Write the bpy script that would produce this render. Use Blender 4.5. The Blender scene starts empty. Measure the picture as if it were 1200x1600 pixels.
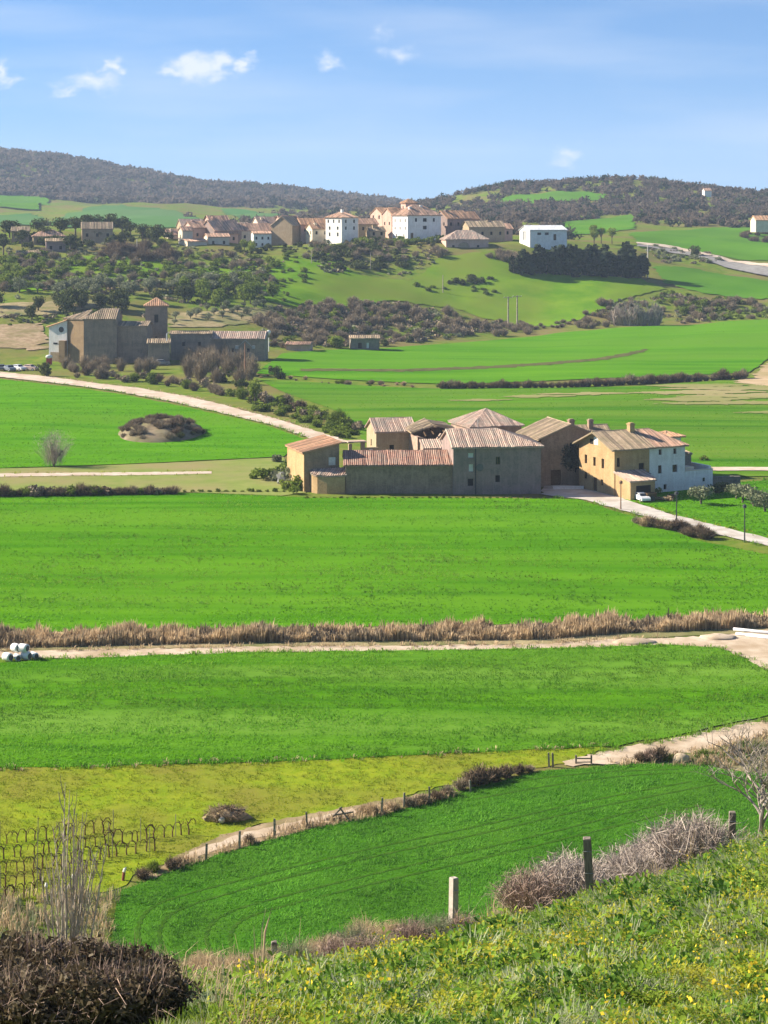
import bpy, math, random
import numpy as np
from mathutils import Vector, Matrix
from mathutils.geometry import delaunay_2d_cdt
rng = np.random.default_rng(7)
random.seed(7)
R = math.radians
scene = bpy.context.scene
COL = scene.collection

# ------------------------------------------------------------------ camera, sky, sun, exposure
CZ, FL, HY = 38.0, 3000.0, 330.0          # eye height above the valley, focal length and eye level on a 1200 x 1600 frame
cam = bpy.data.objects.new('camera', bpy.data.cameras.new('camera'))
COL.objects.link(cam); scene.camera = cam
cam.location = (0, 0, CZ); cam.rotation_euler = (R(90), 0, 0)
cam.data.sensor_fit = 'VERTICAL'; cam.data.sensor_height = 36.0
cam.data.lens = 36.0 * FL / 1600.0
cam.data.shift_y = -(800 - HY) / 1600.0
cam.data.clip_start = 0.5; cam.data.clip_end = 20000

SUN_EL, SUN_AZ = R(30), R(-75)             # azimuth clockwise from +Y
SV = Vector((math.sin(SUN_AZ) * math.cos(SUN_EL), math.cos(SUN_AZ) * math.cos(SUN_EL), math.sin(SUN_EL)))
sl = bpy.data.lights.new('sun', 'SUN'); sl.energy = 5.0; sl.angle = R(0.5); sl.color = (1.0, 0.90, 0.74)
so = bpy.data.objects.new('sun', sl); COL.objects.link(so)
so.rotation_euler = (-SV).to_track_quat('-Z', 'Y').to_euler(); so.location = (-200, 60, 300)

w = bpy.data.worlds.new('World'); scene.world = w; w.use_nodes = True
def build_sky():
    nt = w.node_tree; N = nt.nodes; L = nt.links; N.clear()
    out = N.new('ShaderNodeOutputWorld'); bg = N.new('ShaderNodeBackground'); L.new(bg.outputs[0], out.inputs[0])
    sky = N.new('ShaderNodeTexSky'); sky.sky_type = 'NISHITA'; sky.sun_disc = False
    sky.sun_elevation = SUN_EL; sky.sun_rotation = SUN_AZ
    sky.air_density = 1.0; sky.dust_density = 0.1; sky.ozone_density = 4.0; sky.altitude = 400
    bg.inputs[1].default_value = 0.055
    tc = N.new('ShaderNodeTexCoord'); sep = N.new('ShaderNodeSeparateXYZ'); L.new(tc.outputs['Generated'], sep.inputs[0])
    def M(op, a, b=None, c=None, clamp=False):
        n = N.new('ShaderNodeMath'); n.operation = op; n.use_clamp = clamp
        for i, v in enumerate((a, b, c)):
            if v is None: continue
            if isinstance(v, (int, float)): n.inputs[i].default_value = v
            else: L.new(v, n.inputs[i])
        return n.outputs[0]
    lift = N.new('ShaderNodeCombineXYZ'); L.new(sep.outputs['X'], lift.inputs[0]); L.new(sep.outputs['Y'], lift.inputs[1]); L.new(M('ADD', M('MULTIPLY', sep.outputs['Z'], 1.15), 0.11), lift.inputs[2])
    nrm = N.new('ShaderNodeVectorMath'); nrm.operation = 'NORMALIZE'; L.new(lift.outputs[0], nrm.inputs[0]); L.new(nrm.outputs[0], sky.inputs[0])
    yy = M('MAXIMUM', sep.outputs['Y'], 0.05)
    u = M('DIVIDE', sep.outputs['X'], yy); v = M('DIVIDE', sep.outputs['Z'], yy)
    def noise(su, sv, scale, detail, off=0.0, rough=0.55):
        c = N.new('ShaderNodeCombineXYZ'); L.new(M('MULTIPLY', u, su), c.inputs[0]); L.new(M('MULTIPLY', v, sv), c.inputs[1]); c.inputs[2].default_value = off
        t = N.new('ShaderNodeTexNoise'); L.new(c.outputs[0], t.inputs['Vector']); t.inputs['Scale'].default_value = scale
        t.inputs['Detail'].default_value = detail; t.inputs['Roughness'].default_value = rough
        return t.outputs['Fac']
    n1 = noise(1, 1.5, 75, 5, 3.0, .5); n2 = noise(1, 1.5, 75, 5, 9.0, .5)
    ud = M('ADD', u, M('MULTIPLY', M('SUBTRACT', n1, 0.5), 0.030)); vd = M('ADD', v, M('MULTIPLY', M('SUBTRACT', n2, 0.5), 0.020))
    acc = None
    blobs = [(308, 104, 50, 24, 1.25), (345, 100, 34, 19, 1.2), (385, 98, 20, 14, 1.15), (275, 113, 24, 12, .9), (178, 104, 18, 15, 1.1), (140, 128, 46, 17, .95), (105, 138, 30, 9, .7),
             (5, 112, 20, 22, .95), (12, 128, 26, 12, .7), (512, 96, 20, 13, .8), (625, 84, 28, 17, .75), (592, 50, 18, 20, .5), (886, 243, 26, 16, .95), (-160, 150, 60, 25, 1.0), (1420, 120, 50, 20, .8)]
    for (bx, by, rx, ry, k) in blobs:
        a = M('DIVIDE', M('SUBTRACT', ud, (bx - 600) / FL), rx * 1.25 / FL); b = M('DIVIDE', M('SUBTRACT', vd, (HY - by) / FL), ry * 1.25 / FL)
        d = M('ADD', M('MULTIPLY', a, a), M('MULTIPLY', b, b))
        g = M('MULTIPLY', M('SUBTRACT', 1.0, M('SQRT', d)), k * .85, clamp=True)
        acc = g if acc is None else M('MAXIMUM', acc, g)
    thin = M('MULTIPLY', M('SUBTRACT', noise(1.0, 6.5, 5.5, 5, 1.3, .5), 0.44), 1.3, clamp=True)
    thin = M('MULTIPLY', thin, 0.72)
    cov = M('MINIMUM', M('ADD', M('MULTIPLY', M('MULTIPLY', acc, acc), M('SUBTRACT', 3.0, M('MULTIPLY', acc, 2.0))), thin), 0.94)
    white = N.new('ShaderNodeMix'); white.data_type = 'RGBA'
    L.new(cov, white.inputs[0]); 
    tint = N.new('ShaderNodeMix'); tint.data_type = 'RGBA'; tint.blend_type = 'MULTIPLY'; tint.inputs[0].default_value = 1.0
    L.new(sky.outputs[0], tint.inputs[6]); tint.inputs[7].default_value = (0.66, 0.93, 1.14, 1)
    L.new(tint.outputs[2], white.inputs[6]); white.inputs[7].default_value = (6.3, 6.6, 7.3, 1)
    L.new(white.outputs[2], bg.inputs[0])
build_sky()
vs = scene.view_settings
vs.view_transform = 'Standard'; vs.look = 'None'; vs.exposure = 1.42; vs.gamma = 1.0
try: vs.use_curve_mapping = False
except Exception: pass
cy = scene.cycles
cy.use_denoising = True; cy.max_bounces = 6; cy.diffuse_bounces = 2; cy.glossy_bounces = 2; cy.transmission_bounces = 3
cy.transparent_max_bounces = 6; cy.volume_bounces = 0; cy.caustics_reflective = False; cy.caustics_refractive = False

# ------------------------------------------------------------------ terrain height
TC = np.array([-900, -300, 0, 200, 400, 600, 800, 1000, 1200, 1500, 2100], float)
def flat(D): return HY + FL * CZ / D
TR = [  # distance, screen row of the ground at the columns above
    (475, [flat(475)] * 11),
    (500, [545, 540, 538, 543, 553, 558, 558, 558, 556, 554, 552]),
    (550, [490, 482, 480, 487, 504, 533, 537, 531, 525, 522, 520]),
    (600, [440, 432, 432, 438, 455, 492, 513, 507, 499, 496, 494]),
    (650, [400, 394, 394, 402, 412, 430, 442, 450, 460, 462, 464]),
    (700, [374, 370, 370, 376, 386, 378, 378, 414, 430, 432, 434]),
    (750, [362, 358, 358, 363, 368, 371, 372, 395, 408, 410, 412]),
    (850, [364, 360, 360, 364, 366, 366, 364, 370, 378, 380, 382]),
    (1000, [360, 357, 356, 356, 357, 354, 348, 348, 352, 352, 352]),
    (1200, [352, 348, 348, 342, 347, 347, 332, 328, 332, 330, 328]),
    (1400, [340, 336, 336, 330, 340, 332, 298, 290, 305, 300, 300]),
    (1500, [336, 332, 330, 326, 336, 333, 294, 288, 304, 298, 298]),
    (1650, [330, 324, 322, 322, 332, 334, 308, 302, 312, 306, 306]),
    (2000, [280, 288, 303, 312, 322, 328, 330, 328, 330, 326, 322]),
    (2500, [205, 216, 238, 268, 296, 317, 330, 334, 332, 328, 325]),
    (2900, [222, 230, 246, 273, 300, 320, 331, 334, 333, 330, 328]),
    (3800, [300, 305, 310, 320, 328, 330, 332, 334, 333, 332, 330]),
    (7000, [322] * 11)]
TD = np.array([0, 200, 350, 430] + [r[0] for r in TR], float)
TZ = np.vstack([np.zeros((4, 11))] + [CZ - (np.array(r[1]) - HY) / FL * r[0] for r in TR])
def pchip(x, y, xi):
    h = np.diff(x); d = np.diff(y, axis=0) / h[:, None]
    m = np.zeros_like(y)
    m[0] = d[0]; m[-1] = d[-1]
    w1 = (2 * h[1:] + h[:-1])[:, None]; w2 = (h[1:] + 2 * h[:-1])[:, None]
    a, b = d[:-1], d[1:]
    ok = a * b > 0
    with np.errstate(divide='ignore', invalid='ignore'):
        hm = (w1 + w2) / (w1 / a + w2 / b)
    m[1:-1] = np.where(ok, hm, 0)
    k = np.clip(np.searchsorted(x, xi) - 1, 0, len(x) - 2)
    t = ((xi - x[k]) / h[k])[:, None]; H = h[k][:, None]
    return (y[k] * (1 + 2 * t) * (1 - t) ** 2 + m[k] * H * t * (1 - t) ** 2 + y[k + 1] * t * t * (3 - 2 * t) + m[k + 1] * H * t * t * (t - 1))
GD = np.concatenate([np.arange(0, 900, 5.0), np.arange(900, 7001, 20.0)])
GU = np.arange(-900, 2101, 25.0)
_g = pchip(TD, TZ, GD)
GZ = pchip(TC, _g.T, GU).T
def snoise(x, y, scale, seed, oct=4):
    r = np.random.default_rng(seed); o = 0.0; a = 1.0; tot = 0
    for i in range(oct):
        for j in range(4):
            th = r.uniform(0, 6.283); ph = r.uniform(0, 6.283); f = 6.283 / scale * (2.0 ** i) * r.uniform(.7, 1.3)
            o = o + a * np.sin((x * math.cos(th) + y * math.sin(th)) * f + ph)
        tot += 4 * a; a *= 0.5
    return o / tot * 2.2
FX = np.array([-60, -15, -3, 2, 6, 12.5, 20, 60.0]); FY = np.array([46, 50.5, 53, 55.5, 58, 63.5, 71, 100.0])
def height(x, y):
    x = np.asarray(x, float); y = np.asarray(y, float)
    yc = np.clip(y, 1, 6999)
    u = np.clip(600 + FL * x / np.maximum(yc, 60), -899, 2099)
    iu = (u + 900) / 25.0; i0 = np.clip(iu.astype(int), 0, len(GU) - 2); fu = iu - i0
    idd = np.where(yc < 900, yc / 5.0, 180 + (yc - 900) / 20.0); j0 = np.clip(idd.astype(int), 0, len(GD) - 2); fd = idd - j0
    z = GZ[j0, i0] * (1 - fu) * (1 - fd) + GZ[j0, i0 + 1] * fu * (1 - fd) + GZ[j0 + 1, i0] * (1 - fu) * fd + GZ[j0 + 1, i0 + 1] * fu * fd
    amp = np.clip((y - 480) / 200, 0, 1)
    z = z + amp * (snoise(x, y, 60, 3, 3) * 0.9) + np.clip((y - 1000) / 600, 0, 1) * snoise(x, y, 240, 5, 4) * 4.0
    z = z + 0.22 * snoise(x, y, 90, 8, 2) * np.clip((y - 110) / 60, 0, 1)
    f = np.interp(x, FX, FY); t = y - f
    ycl = np.maximum(y, -6)
    sm = np.clip((y - 20) / 30, 0, 1); sm = sm * sm * (3 - 2 * sm)
    up = 17 + .35 * (55.5 + (f - 55.5) * sm - ycl)
    dn = 17 - .35 * t - .012 * t * t
    g = np.where(t < 0, up, dn)
    g = np.maximum(g, 0) + np.clip(g / 6, 0, 1) * 0.22 * snoise(x, y, 9, 11, 3)
    return np.where(y < 135, np.maximum(g, z * 0 + np.minimum(z, 0.3)), z)
def H1(x, y): return float(height(np.array([x]), np.array([y]))[0])
def at(px, py, dmin=88.0, dmax=3600.0):
    """the point of the ground seen at a place of the photograph"""
    D = np.concatenate([np.arange(dmin, 900, 0.5), np.arange(900, dmax, 3.0)]) if dmin < 900 else np.arange(dmin, dmax, 3.0)
    X = (px - 600) / FL * D; Z = CZ - (py - HY) / FL * D
    d = Z - height(X, D)
    k = np.argmax(d < 0)
    if d[k] >= 0: k = len(D) - 1
    if k > 0:
        t = d[k - 1] / (d[k - 1] - d[k] + 1e-9); Dk = D[k - 1] + (D[k] - D[k - 1]) * t
    else: Dk = D[0]
    x = (px - 600) / FL * Dk
    return Vector((x, Dk, H1(x, Dk)))
def atD(px, D): 
    x = (px - 600) / FL * D
    return Vector((x, D, H1(x, D)))

# ------------------------------------------------------------------ materials
MATS = {}
def _noise(nt, vec, scale, detail, rough=0.6):
    t = nt.nodes.new('ShaderNodeTexNoise'); t.inputs['Scale'].default_value = scale; t.inputs['Detail'].default_value = detail; t.inputs['Roughness'].default_value = rough
    nt.links.new(vec, t.inputs['Vector']); return t.outputs['Fac']
def _ramp(nt, fac, stops):
    r = nt.nodes.new('ShaderNodeValToRGB'); e = r.color_ramp.elements
    while len(e) < len(stops): e.new(0.5)
    for i, (p, c) in enumerate(stops): e[i].position = p; e[i].color = (*c, 1)
    nt.links.new(fac, r.inputs[0]); return r.outputs[0]
def _mix(nt, fac, a, b, mode='MIX'):
    m = nt.nodes.new('ShaderNodeMix'); m.data_type = 'RGBA'; m.blend_type = mode
    for s, v in ((0, fac), (6, a), (7, b)):
        if isinstance(v, (int, float)): m.inputs[s].default_value = v
        elif isinstance(v, tuple): m.inputs[s].default_value = (*v, 1)
        else: nt.links.new(v, m.inputs[s])
    return m.outputs[2]
def mat(name, a, b, scale=1.0, c=None, scale2=None, rough=0.95, bump=0.0, bscale=None, translucent=0.0, tint=False, spec=0.0, kind=None, stretch=None):
    """two colours mixed by noise, a third by a larger noise; tint mixes by the mesh's own tint attribute"""
    if name in MATS: return MATS[name]
    m = bpy.data.materials.new(name); m.use_nodes = True; nt = m.node_tree; N = nt.nodes; L = nt.links
    p = N['Principled BSDF']; p.inputs['Roughness'].default_value = rough; p.inputs['Specular IOR Level'].default_value = spec
    tc = N.new('ShaderNodeTexCoord'); geo = N.new('ShaderNodeNewGeometry')
    vec = geo.outputs['Position'] if kind != 'object' else tc.outputs['Object']
    if stretch:
        mp = N.new('ShaderNodeMapping'); mp.inputs['Scale'].default_value = stretch; L.new(vec, mp.inputs['Vector']); vec = mp.outputs[0]
    col = _ramp(nt, _noise(nt, vec, scale, 5), [(0.36, a), (0.64, b)])
    if c is not None:
        f2 = _ramp(nt, _noise(nt, vec, scale2 or scale * .15, 3), [(0.42, (0, 0, 0)), (0.66, (1, 1, 1))])
        col = _mix(nt, f2, col, c)
    if tint:
        at_ = N.new('ShaderNodeAttribute'); at_.attribute_name = 'tint'
        lo = _mix(nt, 1.0, col, (0.62, 0.62, 0.62), 'MULTIPLY'); hi = _mix(nt, 1.0, col, (1.35, 1.30, 1.2), 'MULTIPLY')
        col = _mix(nt, at_.outputs['Fac'], lo, hi)
    L.new(col, p.inputs['Base Color'])
    if bump:
        bn = N.new('ShaderNodeBump'); bn.inputs['Strength'].default_value = bump; bn.inputs['Distance'].default_value = 0.1
        L.new(_noise(nt, vec, bscale or scale * 4, 5, .7), bn.inputs['Height']); L.new(bn.outputs[0], p.inputs['Normal'])
    if translucent:
        tr = N.new('ShaderNodeBsdfTranslucent'); L.new(col, tr.inputs[0]); mx = N.new('ShaderNodeMixShader'); mx.inputs[0].default_value = translucent
        L.new(p.outputs[0], mx.inputs[1]); L.new(tr.outputs[0], mx.inputs[2]); L.new(mx.outputs[0], N['Material Output'].inputs[0])
    MATS[name] = m; return m
def stone_mat(name, a, b, mortar, cell=1.6, rough=0.95, bump=.5, stain=None, vis=1.0):
    """rubble masonry: cells of uneven tone, pale joints, stains"""
    if name in MATS: return MATS[name]
    m = bpy.data.materials.new(name); m.use_nodes = True; nt = m.node_tree; N = nt.nodes; L = nt.links
    p = N['Principled BSDF']; p.inputs['Roughness'].default_value = rough; p.inputs['Specular IOR Level'].default_value = .1
    tc = N.new('ShaderNodeTexCoord'); mp = N.new('ShaderNodeMapping'); mp.inputs['Scale'].default_value = (1, 1, 1.7); L.new(tc.outputs['Object'], mp.inputs['Vector'])
    v = N.new('ShaderNodeTexVoronoi'); v.inputs['Scale'].default_value = cell; L.new(mp.outputs[0], v.inputs['Vector'])
    e = N.new('ShaderNodeTexVoronoi'); e.feature = 'DISTANCE_TO_EDGE'; e.inputs['Scale'].default_value = cell; L.new(mp.outputs[0], e.inputs['Vector'])
    sep = N.new('ShaderNodeSeparateColor'); L.new(v.outputs['Color'], sep.inputs[0])
    col = _mix(nt, sep.outputs[0], a, b)
    edge = _ramp(nt, e.outputs['Distance'], [(0.0, (1, 1, 1)), (0.06, (0, 0, 0))])
    col = _mix(nt, edge, col, mortar)
    avg = tuple((x + y) / 2 for x, y in zip(a, b))
    col = _mix(nt, vis, avg, col)
    n = _noise(nt, tc.outputs['Object'], .55, 6, .65)
    col = _mix(nt, _ramp(nt, n, [(0.42, (0, 0, 0)), (0.62, (.85, .85, .85))]), col, stain or tuple(x * .6 for x in a))
    ms = N.new('ShaderNodeMapping'); ms.inputs['Scale'].default_value = (1.3, 1.3, .16); L.new(tc.outputs['Object'], ms.inputs['Vector'])
    n3 = _noise(nt, ms.outputs[0], 1.6, 5, .7)
    col = _mix(nt, _ramp(nt, n3, [(0.50, (0, 0, 0)), (0.72, (.55, .55, .55))]), col, tuple(min(1, x * 1.35) for x in b))
    n2 = _noise(nt, tc.outputs['Object'], 5, 5, .65)
    col = _mix(nt, .35, col, _ramp(nt, n2, [(0.3, tuple(x * .7 for x in a)), (0.7, tuple(min(1, x * 1.25) for x in b))]))
    L.new(col, p.inputs['Base Color'])
    bn = N.new('ShaderNodeBump'); bn.inputs['Strength'].default_value = bump; bn.inputs['Distance'].default_value = 0.06; L.new(e.outputs['Distance'], bn.inputs['Height']); L.new(bn.outputs[0], p.inputs['Normal'])
    MATS[name] = m; return m
def plain(name, c, rough=.6, spec=.3, metal=0.0):
    return mat(name, tuple(x * .88 for x in c), tuple(min(1, x * 1.1) for x in c), 3.0, rough=rough, spec=spec, kind='object')

# ------------------------------------------------------------------ mesh helpers
class MB:
    def __init__(s): s.v = []; s.f = []; s.t = []; s.n = 0
    def add(s, V, F, tint=None):
        V = np.asarray(V, float).reshape(-1, 3); s.v.append(V)
        for f in F: s.f.append([i + s.n for i in f])
        tt = np.full(len(V), .5) if tint is None else np.broadcast_to(np.asarray(tint, float), (len(V),))
        s.t.append(tt); s.n += len(V); return s
    def box(s, x0, x1, y0, y1, z0, z1, tint=None):
        V = [(x0, y0, z0), (x1, y0, z0), (x1, y1, z0), (x0, y1, z0), (x0, y0, z1), (x1, y0, z1), (x1, y1, z1), (x0, y1, z1)]
        return s.add(V, [(0, 3, 2, 1), (4, 5, 6, 7), (0, 1, 5, 4), (1, 2, 6, 5), (2, 3, 7, 6), (3, 0, 4, 7)], tint)
    def obox(s, p, q, wd, ht, tint=None, up=(0, 0, 1)):
        """a bar from p to q"""
        p = Vector(p); q = Vector(q); d = (q - p).normalized(); u = Vector(up)
        if abs(d.dot(u)) > .95: u = Vector((0, 1, 0))
        a = d.cross(u).normalized() * wd / 2; b = a.cross(d).normalized() * ht / 2
        V = [p - a - b, p + a - b, p + a + b, p - a + b, q - a - b, q + a - b, q + a + b, q - a + b]
        return s.add([tuple(x) for x in V], [(0, 1, 2, 3), (7, 6, 5, 4), (0, 4, 5, 1), (1, 5, 6, 2), (2, 6, 7, 3), (3, 7, 4, 0)], tint)
    def tube(s, pts, rad, n=6, tint=None, cap=True):
        pts = [Vector(p) for p in pts]; k = len(pts)
        if not hasattr(rad, '__len__'): rad = [rad] * k
        V = []; F = []
        for i, p in enumerate(pts):
            d = (pts[min(i + 1, k - 1)] - pts[max(i - 1, 0)]).normalized()
            u = Vector((0, 0, 1)) if abs(d.z) < .9 else Vector((1, 0, 0))
            a = d.cross(u).normalized(); b = a.cross(d)
            for j in range(n):
                th = 6.28318 * j / n; V.append(tuple(p + (a * math.cos(th) + b * math.sin(th)) * rad[i]))
        for i in range(k - 1):
            for j in range(n): F.append((i * n + j, i * n + (j + 1) % n, (i + 1) * n + (j + 1) % n, (i + 1) * n + j))
        if cap: F.append(tuple(range((k - 1) * n, k * n))); F.append(tuple(range(n - 1, -1, -1)))
        return s.add(V, F, tint)
    def ball(s, c, r, seg=8, rings=5, sc=(1, 1, 1), jit=0, tint=None):
        V = []; F = []
        for i in range(rings + 1):
            ph = math.pi * i / rings
            for j in range(seg):
                th = 6.28318 * j / seg; k = r * (1 + random.uniform(-jit, jit))
                V.append((c[0] + k * sc[0] * math.sin(ph) * math.cos(th), c[1] + k * sc[1] * math.sin(ph) * math.sin(th), c[2] + k * sc[2] * math.cos(ph)))
        for i in range(rings):
            for j in range(seg): F.append((i * seg + j, (i + 1) * seg + j, (i + 1) * seg + (j + 1) % seg, i * seg + (j + 1) % seg))
        return s.add(V, F, tint)
    def mesh(s, name, smooth=False):
        me = bpy.data.meshes.new(name)
        me.from_pydata(np.vstack(s.v).tolist() if s.v else [], [], s.f)
        a = me.attributes.new('tint', 'FLOAT', 'POINT'); a.data.foreach_set('value', np.concatenate(s.t).astype(np.float32))
        if smooth: me.shade_smooth()
        me.update(); return me
    def build(s, name, m, parent=None, smooth=False, loc=None, rz=0):
        return link(name, s.mesh(name, smooth), m, parent, loc, rz)
def link(name, me, m=None, parent=None, loc=None, rz=0, scale=None):
    o = bpy.data.objects.new(name, me); COL.objects.link(o)
    if m is not None:
        if len(me.materials) == 0: me.materials.append(m)
    if parent: o.parent = parent
    if loc is not None: o.location = loc
    o.rotation_euler.z = rz
    if scale is not None: o.scale = scale if hasattr(scale, '__len__') else (scale,) * 3
    return o
def tag(o, label=None, cat=None, group=None, kind=None):
    if label: o['label'] = label
    if cat: o['category'] = cat
    if group: o['group'] = group
    if kind: o['kind'] = kind
    return o
def thing(name, label, cat, loc, rz=0, group=None):
    o = bpy.data.objects.new(name, None); COL.objects.link(o); o.location = loc; o.rotation_euler.z = rz; o.empty_display_size = .5
    return tag(o, label, cat, group)
def npmesh(name, V, F, tint=None, smooth=False):
    """big meshes straight from arrays; F is (n, 3) or (n, 4)"""
    me = bpy.data.meshes.new(name); V = np.asarray(V, np.float32); F = np.asarray(F, np.int32); k = F.shape[1]
    me.vertices.add(len(V)); me.vertices.foreach_set('co', V.ravel())
    me.loops.add(F.size); me.loops.foreach_set('vertex_index', F.ravel())
    me.polygons.add(len(F)); me.polygons.foreach_set('loop_start', np.arange(0, F.size, k, dtype=np.int32)); me.polygons.foreach_set('loop_total', np.full(len(F), k, np.int32))
    if tint is not None:
        a = me.attributes.new('tint', 'FLOAT', 'POINT'); a.data.foreach_set('value', np.asarray(tint, np.float32))
    me.update(calc_edges=True)
    if smooth: me.shade_smooth()
    return me
def tile_out(protos, pts, scl, rot, pick, tint, sz=None):
    """copies of small array meshes (V, F, T) set out at points, as one big mesh"""
    Vs = []; Fs = []; Ts = []; n = 0
    for k, (V, F, T) in enumerate(protos):
        ix = np.nonzero(pick == k)[0]
        if not len(ix): continue
        c = np.cos(rot[ix])[:, None]; s_ = np.sin(rot[ix])[:, None]; S = scl[ix][:, None]; Zs = S if sz is None else sz[ix][:, None]
        x = (V[None, :, 0] * c - V[None, :, 1] * s_) * S + pts[ix, 0][:, None]
        y = (V[None, :, 0] * s_ + V[None, :, 1] * c) * S + pts[ix, 1][:, None]
        z = V[None, :, 2] * Zs + pts[ix, 2][:, None]
        Vs.append(np.stack([x, y, z], -1).reshape(-1, 3))
        Fs.append((F[None] + (np.arange(len(ix)) * len(V))[:, None, None] + n).reshape(-1, F.shape[1]))
        Ts.append(np.clip(T[None, :] * .25 + tint[ix][:, None] * .75 + 0 * x, 0, 1).ravel()); n += len(ix) * len(V)
    return np.vstack(Vs), np.vstack(Fs), np.concatenate(Ts)
def inpoly(x, y, P):
    P = np.asarray(P, float)[:, :2]; c = np.zeros(x.shape, bool); j = len(P) - 1
    for i in range(len(P)):
        xi, yi = P[i]; xj, yj = P[j]
        with np.errstate(divide='ignore', invalid='ignore'):
            c ^= ((yi > y) != (yj > y)) & (x < (xj - xi) * (y - yi) / (yj - yi + 1e-12) + xi)
        j = i
    return c
def dist_line(x, y, P):
    P = np.asarray(P, float)[:, :2]; d = np.full(x.shape, 1e9)
    for a, b in zip(P[:-1], P[1:]):
        ab = b - a; t = np.clip(((x - a[0]) * ab[0] + (y - a[1]) * ab[1]) / (ab @ ab), 0, 1)
        d = np.minimum(d, np.hypot(x - a[0] - t * ab[0], y - a[1] - t * ab[1]))
    return d
def world_poly(P, dmin=88.0): return [at(a, b, dmin) for a, b in P]
def sheet(name, P, m, lift=0.03, step=None, dmin=88.0, jit=0.12, relief=0.0, world=False, kind='structure'):
    """a patch of ground draped over the terrain, with an uneven edge"""
    W = [Vector((*p[:2], 0)) for p in P] if world else world_poly(P, dmin)
    xy = [(p.x, p.y) for p in W]; xs = [p[0] for p in xy]; ys = [p[1] for p in xy]
    if step is None: step = max((max(xs) - min(xs)) / 40, (max(ys) - min(ys)) / 40, 1.0)
    es = step * .5; B = []
    for a, b in zip(xy, xy[1:] + xy[:1]):
        n = max(1, int(math.dist(a, b) / es))
        for i in range(n):
            t = i / n; B.append((a[0] + (b[0] - a[0]) * t + random.gauss(0, jit), a[1] + (b[1] - a[1]) * t + random.gauss(0, jit)))
    gx, gy = np.meshgrid(np.arange(min(xs), max(xs), step), np.arange(min(ys), max(ys), step))
    gx = gx.ravel() + rng.uniform(-.2, .2, gx.size) * step; gy = gy.ravel() + rng.uniform(-.2, .2, gy.size) * step
    k = inpoly(gx, gy, B); pts = B + list(zip(gx[k], gy[k]))
    nb = len(B)
    r = delaunay_2d_cdt([Vector(p) for p in pts], [(i, (i + 1) % nb) for i in range(nb)], [], 1, 1e-4)
    v = np.array([(p.x, p.y) for p in r[0]]); z = height(v[:, 0], v[:, 1]) + lift + .0002 * np.clip(v[:, 1] - 110, 0, 900)
    if relief: z = z + relief * snoise(v[:, 0], v[:, 1], 5, 21, 3)
    F = [tuple(f) for f in r[2]]
    me = bpy.data.meshes.new(name); me.from_pydata(np.column_stack([v, z]).tolist(), [], F); me.update(); me.shade_smooth()
    if len(me.polygons) and sum(p.normal.z for p in me.polygons) < 0: me.flip_normals()
    o = link(name, me, m); tag(o, kind=kind); return o, W
# ------------------------------------------------------------------ the ground and the fields
G_BASE = mat('ground_grass', (0.085, 0.155, 0.016), (0.165, 0.19, 0.035), .35, c=(0.165, 0.135, 0.055), scale2=.045, bump=.5, bscale=2.0)
def build_ground():
    Ds = np.concatenate([np.arange(-40, 130, 2.0), np.arange(130, 480, 5), np.arange(480, 800, 4), np.geomspace(800, 6900, 200)])
    us = np.linspace(-2100, 2100, 191)
    X = us[None, :] * np.maximum(Ds, 90)[:, None] / FL; Y = np.repeat(Ds[:, None], len(us), 1)
    Z = height(X, Y) - 0.02
    V = np.stack([X, Y, Z], -1).reshape(-1, 3); a, b = Y.shape
    i = np.arange(a * b).reshape(a, b)
    F = np.stack([i[:-1, :-1], i[:-1, 1:], i[1:, 1:], i[1:, :-1]], -1).reshape(-1, 4)
    o = link('ground', npmesh('ground', V, F, smooth=True), G_BASE); tag(o, kind='structure')
build_ground()

WHEAT_F = mat('wheat_front', (0.035, 0.125, 0.008), (0.060, 0.180, 0.012), .5, c=(0.06, 0.16, 0.014), scale2=.12, bump=.6, bscale=6)
WHEAT_M = mat('wheat_middle', (0.045, 0.155, 0.005), (0.09, 0.24, 0.008), .25, c=(0.13, 0.26, 0.03), scale2=.05, bump=.8, bscale=5, stretch=(.2, 2.2, 1))
WHEAT_B = mat('wheat_big', (0.046, 0.165, 0.004), (0.092, 0.25, 0.007), .12, c=(0.1, 0.24, 0.012), scale2=.03, bump=.8, bscale=3, stretch=(.16, 2.2, 1))
WHEAT_L = mat('wheat_left', (0.05, 0.18, 0.005), (0.092, 0.25, 0.008), .16, c=(0.09, 0.22, 0.012), scale2=.03, bump=.7, bscale=2, stretch=(.3, 1.5, 1))
WHEAT_R = mat('wheat_right', (0.05, 0.17, 0.006), (0.095, 0.24, 0.009), .06, c=(0.09, 0.21, 0.014), scale2=.016, bump=.5, bscale=1.5, stretch=(.3, 1.6, 1))
WHEAT_S = mat('wheat_striped', (0.04, 0.13, 0.007), (0.084, 0.21, 0.011), .09, c=(0.12, 0.2, 0.024), scale2=.03, bump=.5, bscale=1.5, stretch=(.12, 1.9, 1))
MOWN = mat('mown_grass', (0.15, 0.225, 0.012), (0.235, 0.28, 0.02), .8, c=(0.19, 0.19, 0.03), scale2=.15, bump=.6, bscale=7)
PALE = mat('pale_grass', (0.16, 0.21, 0.05), (0.21, 0.24, 0.07), .3, c=(0.25, 0.21, 0.10), scale2=.06, bump=.4)
DIRT = mat('pale_dirt', (0.42, 0.33, 0.24), (0.56, 0.46, 0.35), .9, c=(0.36, 0.27, 0.18), scale2=.22, bump=.4, bscale=5)
GRAVEL = mat('gravel_road', (0.46, 0.37, 0.29), (0.60, 0.51, 0.42), .7, c=(0.42, 0.33, 0.25), scale2=.2, bump=.3, bscale=5)
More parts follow.
